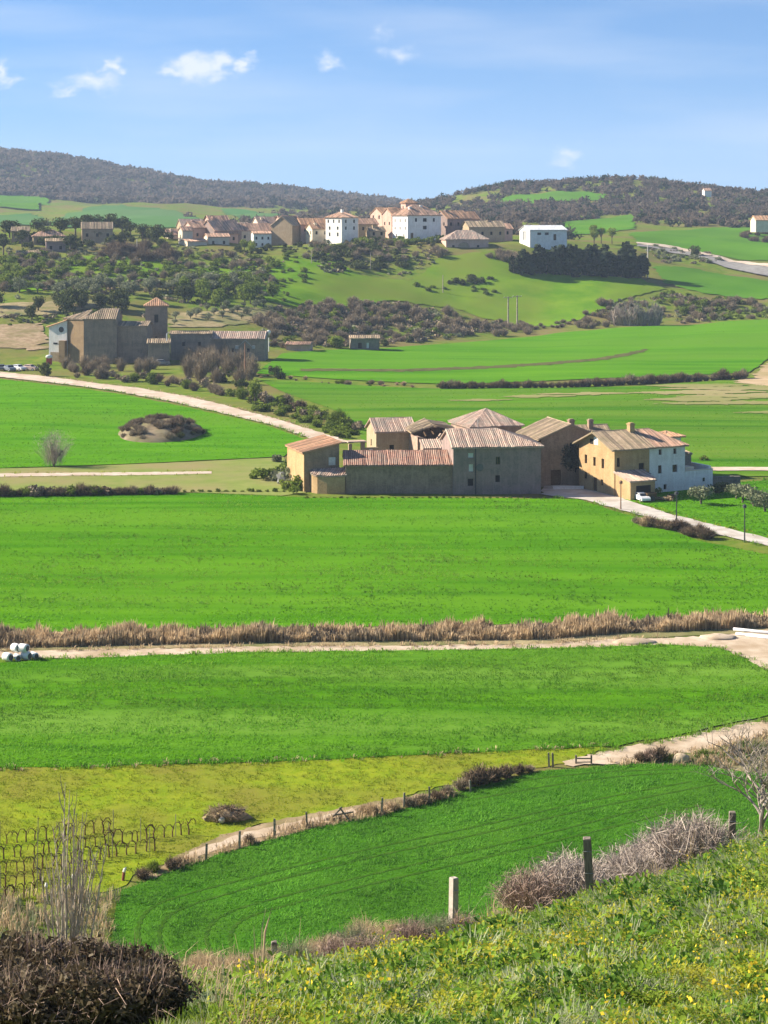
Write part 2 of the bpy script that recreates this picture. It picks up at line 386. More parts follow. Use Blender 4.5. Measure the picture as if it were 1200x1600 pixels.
EARTH = mat('dry_earth', (0.24, 0.17, 0.10), (0.38, 0.29, 0.19), .7, c=(0.20, 0.17, 0.08), scale2=.2, bump=.6)
STRAW = mat('dry_grass', (0.24, 0.19, 0.10), (0.34, 0.28, 0.16), .5, c=(0.15, 0.16, 0.06), scale2=.12, bump=.6)
TAN = mat('ploughed_tan', (0.25, 0.22, 0.10), (0.34, 0.28, 0.15), .06, c=(0.16, 0.20, 0.05), scale2=.03, bump=.3, stretch=(.2, 1.6, 1))
HILLG = mat('hill_grass', (0.085, 0.195, 0.009), (0.15, 0.255, 0.016), .09, c=(0.14, 0.19, 0.025), scale2=.025, bump=.6, bscale=.8)
HILLF = mat('hill_wheat', (0.065, 0.175, 0.014), (0.09, 0.205, 0.018), .03, c=(0.07, 0.16, 0.02), scale2=.01, bump=.3)
FARF = mat('far_field', (0.055, 0.145, 0.04), (0.075, 0.17, 0.05), .01, c=(0.09, 0.17, 0.06), scale2=.005)
ASPH = mat('asphalt', (0.20, 0.19, 0.18), (0.26, 0.25, 0.24), .5)
CONC = mat('concrete_yard', (0.45, 0.41, 0.36), (0.54, 0.50, 0.45), .8, c=(0.38, 0.33, 0.28), scale2=.3)

FIELD_FRONT = [(150, 1560), (172, 1480), (188, 1392), (240, 1372), (300, 1350), (372, 1328), (428, 1312), (480, 1297), (550, 1281), (596, 1275), (640, 1262), (680, 1254), (740, 1232), (850, 1205), (1000, 1194), (1100, 1194), (1130, 1205), (1260, 1215), (1330, 1290), (1300, 1450), (900, 1540), (400, 1560)]
FIELD_MID = [(-120, 1046), (60, 1032), (130, 1029), (400, 1020), (850, 1014), (1050, 1008), (1120, 1013), (1160, 1028), (1195, 1048), (1290, 1075), (1300, 1095), (1200, 1118), (1130, 1132), (1050, 1152), (960, 1166), (850, 1171), (700, 1178), (450, 1190), (250, 1196), (-120, 1203)]
FIELD_BIG = [(-150, 779), (0, 775), (270, 770), (440, 776), (490, 779), (860, 780), (905, 781), (1000, 812), (1090, 845), (1200, 868), (1320, 888), (1320, 955), (1200, 962), (1000, 970), (800, 976), (500, 980), (250, 985), (-150, 992)]
sheet('mown_meadow', [(-140, 1203), (250, 1195), (450, 1189), (700, 1176), (850, 1168), (960, 1163), (905, 1186), (858, 1198), (760, 1212), (600, 1252), (520, 1268), (400, 1290), (340, 1312), (270, 1345), (215, 1368), (185, 1390), (120, 1400), (-140, 1440)], MOWN, .02)
sheet('wheat_field', FIELD_FRONT, WHEAT_F, .04, step=2.0)
sheet('wheat_field', FIELD_MID, WHEAT_M, .05, step=2.5)
sheet('wheat_field', FIELD_BIG, WHEAT_B, .05, step=4)
sheet('wheat_field', [(-150, 585), (0, 593), (80, 602), (180, 615), (260, 630), (340, 648), (420, 667), (482, 689), (455, 700), (444, 714), (300, 721), (100, 729), (-150, 738)], WHEAT_L, .06, step=5)
sheet('pasture', [(-150, 739), (100, 730), (300, 722), (445, 715), (452, 730), (478, 770), (440, 775), (270, 769), (0, 774), (-150, 778)], PALE, .03, step=4)
sheet('farm_track', [(-150, 742), (0, 741), (200, 739), (330, 737), (330, 741), (200, 743.5), (0, 746), (-150, 747)], GRAVEL, .07, step=2)
sheet('wheat_field', [(400, 592), (520, 600), (690, 608), (870, 607), (1000, 604), (1160, 592), (1330, 585), (1330, 745), (1120, 745), (1080, 760), (840, 722), (600, 700), (566, 690), (560, 668), (520, 640), (440, 612)], WHEAT_S, .06, step=6)
sheet('dirt_patch', [(1150, 597), (1178, 588), (1205, 558), (1330, 505), (1330, 604), (1200, 608)], mat('tan_earth', (0.40, 0.29, 0.18), (0.50, 0.38, 0.25), .12, c=(0.30, 0.24, 0.12), scale2=.05), .14, step=4, jit=.8)
for (x0, x1, y, h) in ((1000, 1190, 604, 3), (1030, 1330, 609, 4), (985, 1200, 615, 4), (1040, 1330, 621, 4), (1000, 1180, 626, 4), (1020, 1330, 632, 3), (780, 900, 621, 2.5), (830, 1010, 617, 2), (1140, 1330, 646, 3), (700, 800, 627, 1.5)):
    xs = np.linspace(x0, x1, 9); up = [(float(x), y - h * math.sin(math.pi * i / 8) * random.uniform(.5, 1.1) - .1 + (x - x0) * -.008) for i, x in enumerate(xs)]; dn = [(float(x), y + h * math.sin(math.pi * i / 8) * random.uniform(.5, 1.1) + .1 + (x - x0) * -.008) for i, x in enumerate(xs)]
    sheet('stubble_strip', up + dn[::-1], TAN, .17, step=1.6, jit=.5)
sheet('field_ledge', [(470, 577), (620, 578), (760, 573), (850, 568), (930, 561), (1010, 546), (1012, 549), (935, 565), (850, 572), (760, 577), (620, 582), (470, 581)], mat('ledge_weeds', (0.06, 0.07, 0.025), (0.13, 0.12, 0.05), 0.4, c=(0.10, 0.10, 0.04), scale2=.06), .16, step=2.5, jit=.6)
RF1 = sheet('wheat_field', [(400, 584), (440, 553), (560, 546), (700, 538), (870, 521), (1000, 511), (1200, 500), (1330, 497), (1330, 500), (1200, 560), (1170, 583), (1000, 590), (850, 596), (700, 601), (520, 593)], WHEAT_R, .1, step=6)
sheet('farm_track', [(1110, 731.5), (1330, 731.5), (1330, 737), (1110, 737)], GRAVEL, .16, step=2)
sheet('pasture', [(930, 772), (1060, 762), (1330, 742), (1330, 880), (1200, 842), (1130, 825), (1050, 804), (985, 784)], WHEAT_L, .03, step=4)
sheet('gravel_road', [(-150, 573), (0, 582), (60, 588), (150, 600), (220, 608), (290, 620), (350, 634), (430, 655), (490, 674), (550, 692), (500, 694), (480, 685), (420, 664), (340, 645), (260, 627), (180, 612), (80, 599), (0, 590), (-150, 581)], GRAVEL, .14, step=3, jit=.2)
sheet('farm_road', [(850, 757), (925, 762), (965, 777), (985, 784), (1050, 805), (1130, 825), (1200, 842), (1330, 872), (1330, 884), (1200, 854), (1120, 836), (1040, 816), (970, 798), (915, 782), (862, 776), (845, 773)], CONC, .09, step=2.5)
sheet('dirt_track', [(-120, 1021), (0, 1018), (400, 1011), (850, 1007), (960, 999), (1040, 998), (1140, 991), (1200, 985), (1330, 975), (1330, 1085), (1200, 1050), (1165, 1030), (1125, 1014), (1050, 1009), (850, 1014.5), (400, 1020.5), (120, 1029), (0, 1028), (-120, 1030)], DIRT, .03, step=1.2, jit=.16)
sheet('dirt_track', [(1330, 1100), (1200, 1126), (1130, 1139), (1060, 1154), (990, 1166), (920, 1180), (880, 1190), (880, 1196), (960, 1196), (1050, 1184), (1100, 1172), (1150, 1162), (1200, 1147), (1330, 1118)], DIRT, .045, step=.9, jit=.16)
sheet('earth_bank', [(960, 1196), (1050, 1182), (1100, 1170), (1200, 1148), (1330, 1122), (1330, 1215), (1200, 1212), (1110, 1197)], STRAW, .035, step=1.2)
sheet('dirt_track', [(215, 1372), (270, 1342), (340, 1308), (430, 1283), (560, 1258), (640, 1245), (700, 1235), (720, 1240), (640, 1262), (596, 1274), (550, 1281), (480, 1297), (428, 1311), (372, 1327), (300, 1350), (240, 1374)], EARTH, .035, step=.8)
sheet('sandy_path', [(275, 1345), (300, 1332), (350, 1312), (430, 1291), (480, 1281), (550, 1265), (560, 1270), (500, 1287), (430, 1304), (372, 1318), (300, 1345)], DIRT, .05, step=.8)
sheet('earth_bank', [(-120, 972), (1330, 942), (1330, 985), (1140, 991), (960, 1000), (850, 1007), (400, 1012), (0, 1018), (-120, 1021)], STRAW, .02, step=2)
# hillsides
sheet('hill_meadow', [(405, 470), (420, 422), (450, 402), (520, 397), (560, 430), (640, 440), (690, 400), (770, 394), (860, 427), (1000, 437), (1040, 452), (970, 470), (905, 500), (860, 512), (780, 503), (700, 480), (600, 470), (470, 482)], HILLG, .12, step=5, jit=.6)
sheet('hill_meadow', [(20, 445), (70, 438), (140, 444), (120, 452), (30, 456)], HILLG, .12, step=4, jit=1.5)
sheet('hill_meadow', [(300, 420), (360, 410), (400, 415), (380, 432), (310, 436)], HILLG, .12, step=4, jit=1.5)
sheet('hill_meadow', [(80, 420), (150, 400), (230, 402), (280, 420), (230, 440), (120, 445)], HILLG, .12, step=4, jit=1.5)
sheet('terrace', [(-40, 480), (60, 472), (150, 470), (150, 482), (60, 494), (-40, 498)], STRAW, .12, step=4, jit=1)
sheet('terrace', [(265, 492), (330, 487), (425, 482), (425, 502), (340, 512), (265, 512)], STRAW, .12, step=4, jit=1)
sheet('terrace', [(-40, 508), (60, 505), (72, 530), (72, 548), (0, 545), (-40, 545)], EARTH, .12, step=3, jit=1)
sheet('hill_field', [(1020, 418), (1090, 421), (1200, 440), (1330, 455), (1330, 480), (1200, 468), (1100, 458), (1040, 444)], HILLF, .15, step=5, jit=.6)
sheet('hill_field', [(985, 364), (1100, 357), (1200, 354), (1330, 353), (1330, 425), (1200, 408), (1100, 397), (1000, 388)], HILLF, .15, step=8, jit=.6)
sheet('hill_field', [(875, 348), (995, 336), (990, 358), (890, 368)], HILLF, .15, step=10, jit=.8, dmin=800)
sheet('hill_field', [(775, 316), (800, 306), (860, 301), (910, 300), (948, 305), (940, 313), (850, 318), (780, 320)], HILLF, .5, step=10, jit=1, dmin=1050)
sheet('far_field', [(85, 345), (130, 328), (190, 320), (250, 326), (320, 346), (320, 358), (100, 358)], FARF, .45, step=14, jit=1, dmin=1000)
sheet('far_field', [(-80, 329), (50, 334), (95, 352), (-80, 358)], FARF, .45, step=14, jit=1, dmin=1000)
sheet('far_field', [(-80, 303), (40, 306), (75, 316), (60, 330), (-80, 325)], HILLF, 1, step=14, jit=1, dmin=1500)
sheet('far_field', [(345, 327), (400, 331), (445, 341), (380, 347)], FARF, .45, step=12, jit=1, dmin=1200)
sheet('hill_road', [(995, 383), (1060, 391), (1090, 398), (1200, 420), (1330, 440), (1330, 455), (1200, 434), (1120, 415), (1080, 403), (1040, 395), (995, 387)], ASPH, .6, step=4, jit=.2)
sheet('hill_road', [(995, 381), (1060, 389), (1092, 396), (1200, 415), (1330, 436), (1330, 441), (1200, 421), (1090, 400), (1060, 393), (995, 384)], GRAVEL, .75, step=3, jit=.2)
# ------------------------------------------------------------------ plants: shapes
def fol(name, a, b, tr=.3, rough=.8): return mat('foliage_' + name, a, b, .9, rough=rough, translucent=tr, tint=True, spec=.06)
FOL = {'wheat3': fol('wheat3', (0.10, 0.30, 0.028), (0.15, 0.365, 0.045), .55), 'green': fol('green', (0.09, 0.14, 0.02), (0.18, 0.235, 0.038)), 'dark': fol('dark', (0.05, 0.07, 0.02), (0.1, 0.115, 0.038), .15), 'olive': fol('olive', (0.16, 0.185, 0.11), (0.26, 0.28, 0.175), .2),
       'spring': fol('spring', (0.14, 0.20, 0.03), (0.22, 0.27, 0.05), .4), 'brush': fol('brush', (0.2, 0.16, 0.115), (0.32, 0.265, 0.195), .1), 'brown': fol('brown', (0.125, 0.09, 0.065), (0.22, 0.165, 0.115), .1),
       'straw': fol('straw', (0.36, 0.27, 0.17), (0.55, 0.43, 0.29), .3), 'cypress': fol('cypress', (0.024, 0.038, 0.018), (0.05, 0.064, 0.03), .1), 'ivy': fol('ivy', (0.09, 0.09, 0.065), (0.16, 0.155, 0.12), .1),
       'forest': fol('forest', (0.105, 0.082, 0.07), (0.155, 0.125, 0.105), 0.45), 'wheat': fol('wheat', (0.082, 0.245, 0.01), (0.128, 0.31, 0.016), 0.5, .6), 'wheat2': fol('wheat2', (0.125, 0.27, 0.018), (0.19, 0.335, 0.034), 0.5, .6),
       'meadow': fol('meadow', (0.2, 0.27, 0.018), (0.29, 0.32, 0.03), 0.5), 'herb': fol('herb', (0.14, 0.265, 0.022), (0.27, 0.37, 0.05), 0.5, .5), 'herb_dark': fol('herb_dark', (0.06, 0.15, 0.018), (0.115, 0.215, 0.03), 0.45, .5),
       'herb_yellow': fol('herb_yellow', (0.32, 0.35, 0.03), (0.44, 0.42, 0.05), 0.5, .5), 'herb_silver': fol('herb_silver', (0.3, 0.35, 0.19), (0.48, 0.52, 0.33), 0.45, .5), 'bramble': fol('bramble', (0.065, 0.052, 0.034), (0.15, 0.118, 0.072), .2, .5),
       'flower': fol('flower', (0.65, 0.48, 0.03), (0.75, 0.56, 0.06), .3), 'twig': fol('twig', (0.3, 0.25, 0.225), (0.47, 0.41, 0.37), 0), 'twig_red': fol('twig_red', (0.23, 0.165, 0.135), (0.36, 0.27, 0.23), 0)}
BARK = mat('bark', (0.09, 0.07, 0.055), (0.16, 0.13, 0.10), 5, rough=.95, kind='object')
BARKP = mat('bark_pale', (0.26, 0.225, 0.20), (0.40, 0.355, 0.32), 3, rough=.9, kind='object', tint=True)
def quads(C, A, B):
    """one quad for each centre with half-vectors A and B"""
    V = np.stack([C - A - B, C + A - B * .6, C + A * .9 + B, C - A * .8 + B * .7], 1).reshape(-1, 3)
    return V, np.arange(len(V)).reshape(-1, 4)
def unit(n, r): v = r.normal(size=(n, 3)); return v / np.linalg.norm(v, axis=1)[:, None]
def leafy(n, rad, lobes, leaf, seed, flat_=.6, base=0.0):
    """a crown: small leaf faces over many uneven lobes, with gaps"""
    r = np.random.default_rng(seed); rad = np.array(rad, float)
    c = unit(lobes, r) * r.uniform(.25, .72, (lobes, 1)) * rad; lr = r.uniform(.30, .52, lobes)
    k = r.integers(0, lobes, n); d = unit(n, r)
    rr = lr[k] * r.uniform(.55, 1.05, n)
    C = c[k] + d * rr[:, None] * rad
    t = np.clip(.5 + .5 * r.normal(0, .5, lobes)[k] + r.normal(0, .22, n), 0, 1)
    o = d + r.normal(0, .8, (n, 3)); o /= np.linalg.norm(o, axis=1)[:, None]
    a = np.cross(o, unit(n, r)); a /= np.linalg.norm(a, axis=1)[:, None] + 1e-9; b = np.cross(o, a)
    s = (leaf * r.uniform(.6, 1.4, n))[:, None]
    V, F = quads(C, a * s, b * s * flat_)
    V[:, 2] += base
    return V, F, np.repeat(t, 4)
def twigs(n, rad, h, seed, width=.03, lean=.8, seg=2):
    """a bare bush: thin bent slivers rising and spreading from the foot"""
    r = np.random.default_rng(seed)
    th = r.uniform(0, 6.283, n); k = r.uniform(0, 1, n) ** .6
    p0 = np.column_stack([np.cos(th) * k * rad * .35, np.sin(th) * k * rad * .35, r.uniform(0, .25, n) * h])
    tip = np.column_stack([np.cos(th + r.normal(0, .4, n)) * k * rad, np.sin(th + r.normal(0, .4, n)) * k * rad, h * (1 - .45 * k ** 2) * r.uniform(.55, 1.05, n)])
    mid = (p0 + tip) / 2 + r.normal(0, .12 * rad, (n, 3)); mid[:, 2] += .1 * h
    sd = unit(n, r) * width * r.uniform(.6, 1.4, (n, 1)); sd[:, 2] *= .3
    V = np.stack([p0 - sd, p0 + sd, mid + sd * .7, mid - sd * .7, tip + sd * .25, tip - sd * .25], 1).reshape(-1, 3)
    i = np.arange(n)[:, None] * 6
    F = np.concatenate([i + [0, 1, 2, 3], i + [3, 2, 4, 5]])
    return V, F, np.repeat(r.uniform(0, 1, n), 6)
def merge(*parts):
    V = []; F = []; T = []; n = 0
    for v, f, t in parts: V.append(v); F.append(f + n); T.append(t); n += len(v)
    return np.vstack(V), np.vstack(F), np.concatenate(T)
def shift(p, d, s=1.0): return p[0] * s + np.array(d), p[1], p[2]
def bare_tree(seed, h, r0, depth=4, spread=.55, up=.35, nb=3, lenk=.72, lean=(0, 0), sides=5, first=.35):
    """trunk and limbs by repeated forking; returns (trunk, branches)"""
    r = random.Random(seed); tr = MB(); br = MB()
    def grow(p, d, L, rad, k):
        pts = [p]; n = 4; dd = d.copy()
        for i in range(n):
            dd = (dd + Vector((r.gauss(0, .16), r.gauss(0, .16), r.gauss(.02, .10)))).normalized(); pts.append(pts[-1] + dd * L / n)
        (tr if k == depth else br).tube(pts, [rad * (1 - .45 * i / n) for i in range(n + 1)], sides if k > 1 else 3, r.random(), cap=False)
        if k == 0: return
        for j in range(nb if k < depth else nb + 1):
            a = r.uniform(0, 6.283); f = r.uniform(.45, 1) if j else 1.0
            i = min(n, max(1, int(round(f * n)))); side = Vector((math.cos(a), math.sin(a), 0))
            nd = (dd * (1 - spread) + side * spread * r.uniform(.7, 1.2) + Vector((0, 0, up * r.uniform(.3, 1.2)))).normalized()
            grow(pts[i], nd, L * lenk * r.uniform(.75, 1.15), rad * (.55 if j else .6), k - 1)
    grow(Vector((0, 0, -.1)), Vector((lean[0], lean[1], 1)).normalized(), h * first, r0, depth)
    return tr, br
KINDS = {}
def mk(kind, n, f): KINDS[kind] = [f(i) for i in range(n)]
def me_(name, p): return npmesh(name, *p)
mk('round_bush', 6, lambda i: me_('round_bush', leafy(430, (1, 1, .62), 7 + 2 * i, .10, 100 + i, base=.45)))
mk('scrub', 5, lambda i: me_('scrub', merge(twigs(330, 1.0, 1.15, 200 + i, .035), leafy(160, (.9, .9, .5), 9, .08, 210 + i, .25, .5))))
mk('bare_scrub', 4, lambda i: me_('bare_scrub', twigs(520, 1.05, 1.5, 220 + i, .022)))
mk('crown', 4, lambda i: me_('crown', leafy(900, (1, 1, .82), 15 + i, .085, 300 + i)))
mk('olive_crown', 4, lambda i: me_('olive_crown', leafy(750, (1, 1, .72), 12 + i, .085, 330 + i, .45)))
mk('cypress_crown', 3, lambda i: me_('cypress_crown', leafy(1100, (.26, .26, .56), 18, .045, 360 + i, 1.2, .50)))
mk('broom', 3, lambda i: me_('broom', twigs(500, .62, 1.6, 380 + i, .03)))
def trunk_mesh(seed, h, r):
    rr = random.Random(seed); m = MB(); m.tube([(0, 0, -.3), (rr.uniform(-.08, .08), 0, h * .5), (rr.uniform(-.15, .15), rr.uniform(-.1, .1), h)], [r, r * .75, r * .5], 6)
    for i in range(4):
        a = rr.uniform(0, 6.28); m.tube([(0, 0, h * .6), (math.cos(a) * .3, math.sin(a) * .3, h * .95), (math.cos(a) * .55, math.sin(a) * .55, h * 1.35)], [r * .5, r * .35, r * .15], 5)
    return m.mesh('trunk')
TRUNKS = [trunk_mesh(i, .9, .11) for i in range(3)]
NIDX = [0]
MESHM = {}
def with_mat(me, m):
    key = (me.name, m.name)
    if key not in MESHM:
        if len(me.materials) == 0: me.materials.append(m); c = me
        else: c = me.copy(); c.materials.clear(); c.materials.append(m)
        MESHM[key] = c
    return MESHM[key]
def bush(name, kind, m, p, size, label, group, cat='shrub', hz=1.0):
    NIDX[0] += 1; i = NIDX[0]
    me = with_mat(KINDS[kind][i % len(KINDS[kind])], FOL[m])
    o = link(name, me, None, None, (p[0], p[1], p[2] - .06 * size), random.uniform(0, 6.28), (size * random.uniform(.85, 1.15), size * random.uniform(.85, 1.15), size * hz * random.uniform(.85, 1.15)))
    return tag(o, label, cat, group)
def tree(name, kind, m, p, rad, th, label, group, cat='tree', zs=1.0):
    """trunk and crown; rad is the crown's half width, th the trunk's height"""
    NIDX[0] += 1; i = NIDX[0]
    t = thing(name, label, cat, p, random.uniform(0, 6.28), group)
    link('crown', with_mat(KINDS[kind][i % len(KINDS[kind])], FOL[m]), None, t, (0, 0, th + rad * zs * .55), 0, (rad, rad, rad * zs))
    link('trunk', with_mat(TRUNKS[i % 3], BARK), None, t, (0, 0, 0), 0, (rad * .9, rad * .9, (th + rad * .3)))
    return t
def area(P, n, dmin=88.0, mind=0, tries=40):
    """random places of the ground inside an outline on the photograph"""
    P = np.array(P, float); out = []
    while len(out) < n and tries * n > 0:
        tries -= 1 / n * 1.0
        x = random.uniform(P[:, 0].min(), P[:, 0].max()); y = random.uniform(P[:, 1].min(), P[:, 1].max())
        if not inpoly(np.array([x]), np.array([y]), P)[0]: continue
        p = at(x, y, dmin)
        if mind and any((p - q).length < mind for q in out): continue
        out.append(p)
    return sorted(out, key=lambda q: q.y)
# ------------------------------------------------------------------ buildings
def panel(mb, P, wd, ht, ops=(), n=.28, z0=0.0):
    """a wall with real openings; P maps (along, in, up) to a point"""
    xs = sorted({0.0, wd, *[round(o[0], 3) for o in ops], *[round(o[0] + o[2], 3) for o in ops]})
    zs = sorted({z0, ht, *[round(o[1], 3) for o in ops], *[round(o[1] + o[3], 3) for o in ops]})
    for a, b in zip(xs, xs[1:]):
        for c, d in zip(zs, zs[1:]):
            mx, mz = (a + b) / 2, (c + d) / 2
            if any(o[0] < mx < o[0] + o[2] and o[1] < mz < o[1] + o[3] for o in ops): continue
            mb.add([P(a, 0, c), P(b, 0, c), P(b, 0, d), P(a, 0, d)], [(0, 1, 2, 3)])
    for o in ops:
        a, c, b, d = o[0], o[1], o[0] + o[2], o[1] + o[3]
        for q in (((a, c), (b, c)), ((b, c), (b, d)), ((b, d), (a, d)), ((a, d), (a, c))):
            (s0, t0), (s1, t1) = q
            mb.add([P(s0, 0, t0), P(s0, n, t0), P(s1, n, t1), P(s1, 0, t1)], [(0, 1, 2, 3)])
def tile_plane(mb, poly, pitch=.3, thick=.14, amp=.075, rough=.03, segs=3):
    """a roof slope: a slab carrying rows of round tiles that run down the slope, a little uneven"""
    P = [Vector(p) for p in poly]
    nrm = (P[1] - P[0]).cross(P[2] - P[0]).normalized()
    if nrm.z < 0: P.reverse(); nrm = -nrm
    k = len(P); lo = [p - Vector((0, 0, thick)) for p in P]
    mb.add([tuple(p) for p in P + lo], [tuple(range(k)), tuple(range(2 * k - 1, k - 1, -1))] + [(i, i + k, (i + 1) % k + k, (i + 1) % k) for i in range(k)], .3)
    fall = Vector((nrm.x, nrm.y, 0))
    if fall.length < 1e-3: return
    fall = (fall - nrm * fall.dot(nrm)).normalized(); side = nrm.cross(fall).normalized(); O = P[0]
    A = [((p - O).dot(side), (p - O).dot(fall)) for p in P]
    ph = random.uniform(0, 6); s = min(a[0] for a in A) + pitch * .5; smax = max(a[0] for a in A)
    while s < smax:
        ts = []
        for (s0, t0), (s1, t1) in zip(A, A[1:] + A[:1]):
            if (s0 - s) * (s1 - s) < 0: ts.append(t0 + (t1 - t0) * (s - s0) / (s1 - s0))
        if len(ts) >= 2:
            a, b = min(ts), max(ts) + random.uniform(-.02, .08)
            if b - a > .15:
                V = []; F = []; wd = pitch * .40
                for i in range(segs + 1):
                    t = a + (b - a) * i / segs; dz = random.uniform(0, rough); ds = random.uniform(-rough, rough)
                    c = O + side * (s + ds) + fall * t + nrm * (.004 + dz + rough * (1 + math.sin(s * 1.1 + ph) * math.sin(t * .9 + ph)))
                    for q, hgt in ((-1, 0), (-.55, amp), (.55, amp), (1, 0)): V.append(tuple(c + side * wd * q + nrm * hgt))
                for i in range(segs):
                    for j in range(3): F.append((i * 4 + j, i * 4 + j + 1, i * 4 + 5 + j, i * 4 + 4 + j))
                F.append((segs * 4, segs * 4 + 1, segs * 4 + 2, segs * 4 + 3))
                mb.add(V, F, random.random())
        s += pitch
def ridge_cap(mb, p, q, r=.14):
    mb.tube([p, tuple((Vector(p) * .5 + Vector(q) * .5 - Vector((0, 0, .03)))), q], r, 6, .55)
def roof_polys(wd, dp, h, rise, axis='x', o=.35, g=.3, hl=None, hr=None):
    """slopes of a gabled roof, hipped at an end where hl / hr is given; axis is the way the ridge runs"""
    L_, B_ = (wd, dp) if axis == 'x' else (dp, wd)
    k = rise / (B_ / 2); ze = h - o * k; zr = h + rise
    r0 = -g if hl is None else hl; r1 = L_ + g if hr is None else L_ - hr
    e0 = -g if hl is None else -o; e1 = L_ + g if hr is None else L_ + o
    if r1 < r0 + .02: r0 = r1 = (r0 + r1) / 2
    M_ = (lambda a, b, z: (a, b, z)) if axis == 'x' else (lambda a, b, z: (b, a, z))
    S = [[M_(e0, -o, ze), M_(e1, -o, ze), M_(r1, B_ / 2, zr), M_(r0, B_ / 2, zr)], [M_(e1, B_ + o, ze), M_(e0, B_ + o, ze), M_(r0, B_ / 2, zr), M_(r1, B_ / 2, zr)]]
    C = [(M_(r0, B_ / 2, zr + .05), M_(r1, B_ / 2, zr + .05))] if r1 > r0 + .1 else []
    if hl is not None:
        S.append([M_(e0, B_ + o, ze), M_(e0, -o, ze), M_(r0, B_ / 2, zr)]); C += [(M_(r0, B_ / 2, zr + .04), M_(e0, -o, ze + .04)), (M_(r0, B_ / 2, zr + .04), M_(e0, B_ + o, ze + .04))]
    if hr is not None:
        S.append([M_(e1, -o, ze), M_(e1, B_ + o, ze), M_(r1, B_ / 2, zr)]); C += [(M_(r1, B_ / 2, zr + .04), M_(e1, -o, ze + .04)), (M_(r1, B_ / 2, zr + .04), M_(e1, B_ + o, ze + .04))]
    out = []
    for p in S:
        q = []
        for v in p:
            if not q or (Vector(v) - Vector(q[-1])).length > .02: q.append(v)
        out.append(q)
    return out, C
GLASS = mat('window_glass', (0.015, 0.018, 0.022), (0.03, 0.033, 0.04), 2.0, rough=.15, spec=.5, kind='object')
DARKW = plain('dark_opening', (0.02, 0.018, 0.016), .9)
WOOD = mat('old_wood', (0.09, 0.055, 0.03), (0.16, 0.10, 0.06), 4, rough=.8, kind='object')
WHITEF = plain('white_frame', (0.7, 0.69, 0.66), .5)
def house(name, label, cat, org, rz, wd, dp, h, rise=1.2, axis='x', walls=None, roof=None, front=(), left=(), right=(), hl=None, hr=None, o=.35, g=.3, base=-1.5, pitch=.26,
          chim=(), frames=True, group=None, wallname='wall', rough=.035, split=None, dpf=.28):
    """front faces local -y, left faces local -x. openings: (x, z, w, h, kind)"""
    t = thing(name, label, cat, org, rz, group)
    PF = lambda s, n, z: (s, n, z); PL = lambda s, n, z: (n, dp - s, z); PR = lambda s, n, z: (wd - n, s, z); PB = lambda s, n, z: (wd - s, dp - n, z)
    mb = MB()
    for P, W_, ops in ((PF, wd, front), (PL, dp, left), (PR, dp, right), (PB, wd, ())):
        panel(mb, P, W_, h, [q for q in ops if q[1] + q[3] <= h + .01], dpf, base)
    if axis == 'x':
        if hl is None: mb.add([(0, dp, h), (0, 0, h), (0, dp / 2, h + rise)], [(0, 1, 2)])
        if hr is None: mb.add([(wd, 0, h), (wd, dp, h), (wd, dp / 2, h + rise)], [(0, 1, 2)])
    else:
        if hl is None: mb.add([(0, 0, h), (wd, 0, h), (wd / 2, 0, h + rise)], [(0, 1, 2)])
        if hr is None: mb.add([(wd, dp, h), (0, dp, h), (wd / 2, dp, h + rise)], [(0, 1, 2)])
    mb.build(wallname, walls, t)
    for P, ops in ((PF, front), (PL, left), (PR, right)):
        for q in ops:
            kd = q[4] if len(q) > 4 else 'window'
            a, c, b, d = q[0], q[1], q[0] + q[2], q[1] + q[3]
            up = c >= h - .01                              # an opening in the gable: a shallow box set on the wall
            nn = -.03 if up else dpf * .8
            m1 = MB(); m1.add([P(a, nn, c), P(b, nn, c), P(b, nn, d), P(a, nn, d), P(a, nn + .06, c), P(b, nn + .06, c), P(b, nn + .06, d), P(a, nn + .06, d)], [(0, 1, 2, 3), (7, 6, 5, 4), (0, 4, 5, 1), (1, 5, 6, 2), (2, 6, 7, 3), (3, 7, 4, 0)])
            nm, mt = {'window': ('window', GLASS), 'hole': ('window', DARKW), 'door': ('door', WOOD), 'white': ('window', WHITEF), 'garage': ('door', plain('grey_door', (.33, .33, .33)))}[kd]
            po = m1.build(nm, mt, t)
            if frames and kd in ('window', 'door'):
                m2 = MB(); f = .07; e = nn - .03
                for (x0, x1, y0, y1) in ((a, b, c, c + f), (a, b, d - f, d), (a, a + f, c + f, d - f), (b - f, b, c + f, d - f)) + ((((a + b) / 2 - f / 2, (a + b) / 2 + f / 2, c + f, d - f),) if kd == 'window' else ()):
                    m2.add([P(x0, e, y0), P(x1, e, y0), P(x1, e, y1), P(x0, e, y1), P(x0, nn - .002, y0), P(x1, nn - .002, y0), P(x1, nn - .002, y1), P(x0, nn - .002, y1)], [(0, 1, 2, 3), (0, 4, 5, 1), (1, 5, 6, 2), (2, 6, 7, 3), (3, 7, 4, 0)])
                m2.build('frame', WOOD, po)
    polys, caps = roof_polys(wd, dp, h, rise, axis, o, g, hl, hr)
    rb = MB()
    for p in polys: tile_plane(rb, p, pitch, rough=rough, amp=pitch * .25)
    for a, b in caps: ridge_cap(rb, a, b, min(.16, pitch * .45))
    ro = rb.build('roof', roof, t)
    for (cx, cy_, cz, cw, ch) in chim:
        cb = MB().box(cx - cw / 2, cx + cw / 2, cy_ - cw / 2, cy_ + cw / 2, cz, cz + ch * .82).box(cx - cw * .62, cx + cw * .62, cy_ - cw * .62, cy_ + cw * .62, cz + ch * .82, cz + ch * .9)
        cb.box(cx - cw * .4, cx + cw * .4, cy_ - cw * .4, cy_ + cw * .4, cz + ch * .9, cz + ch)
        cb.build('chimney', walls, ro)
    return t
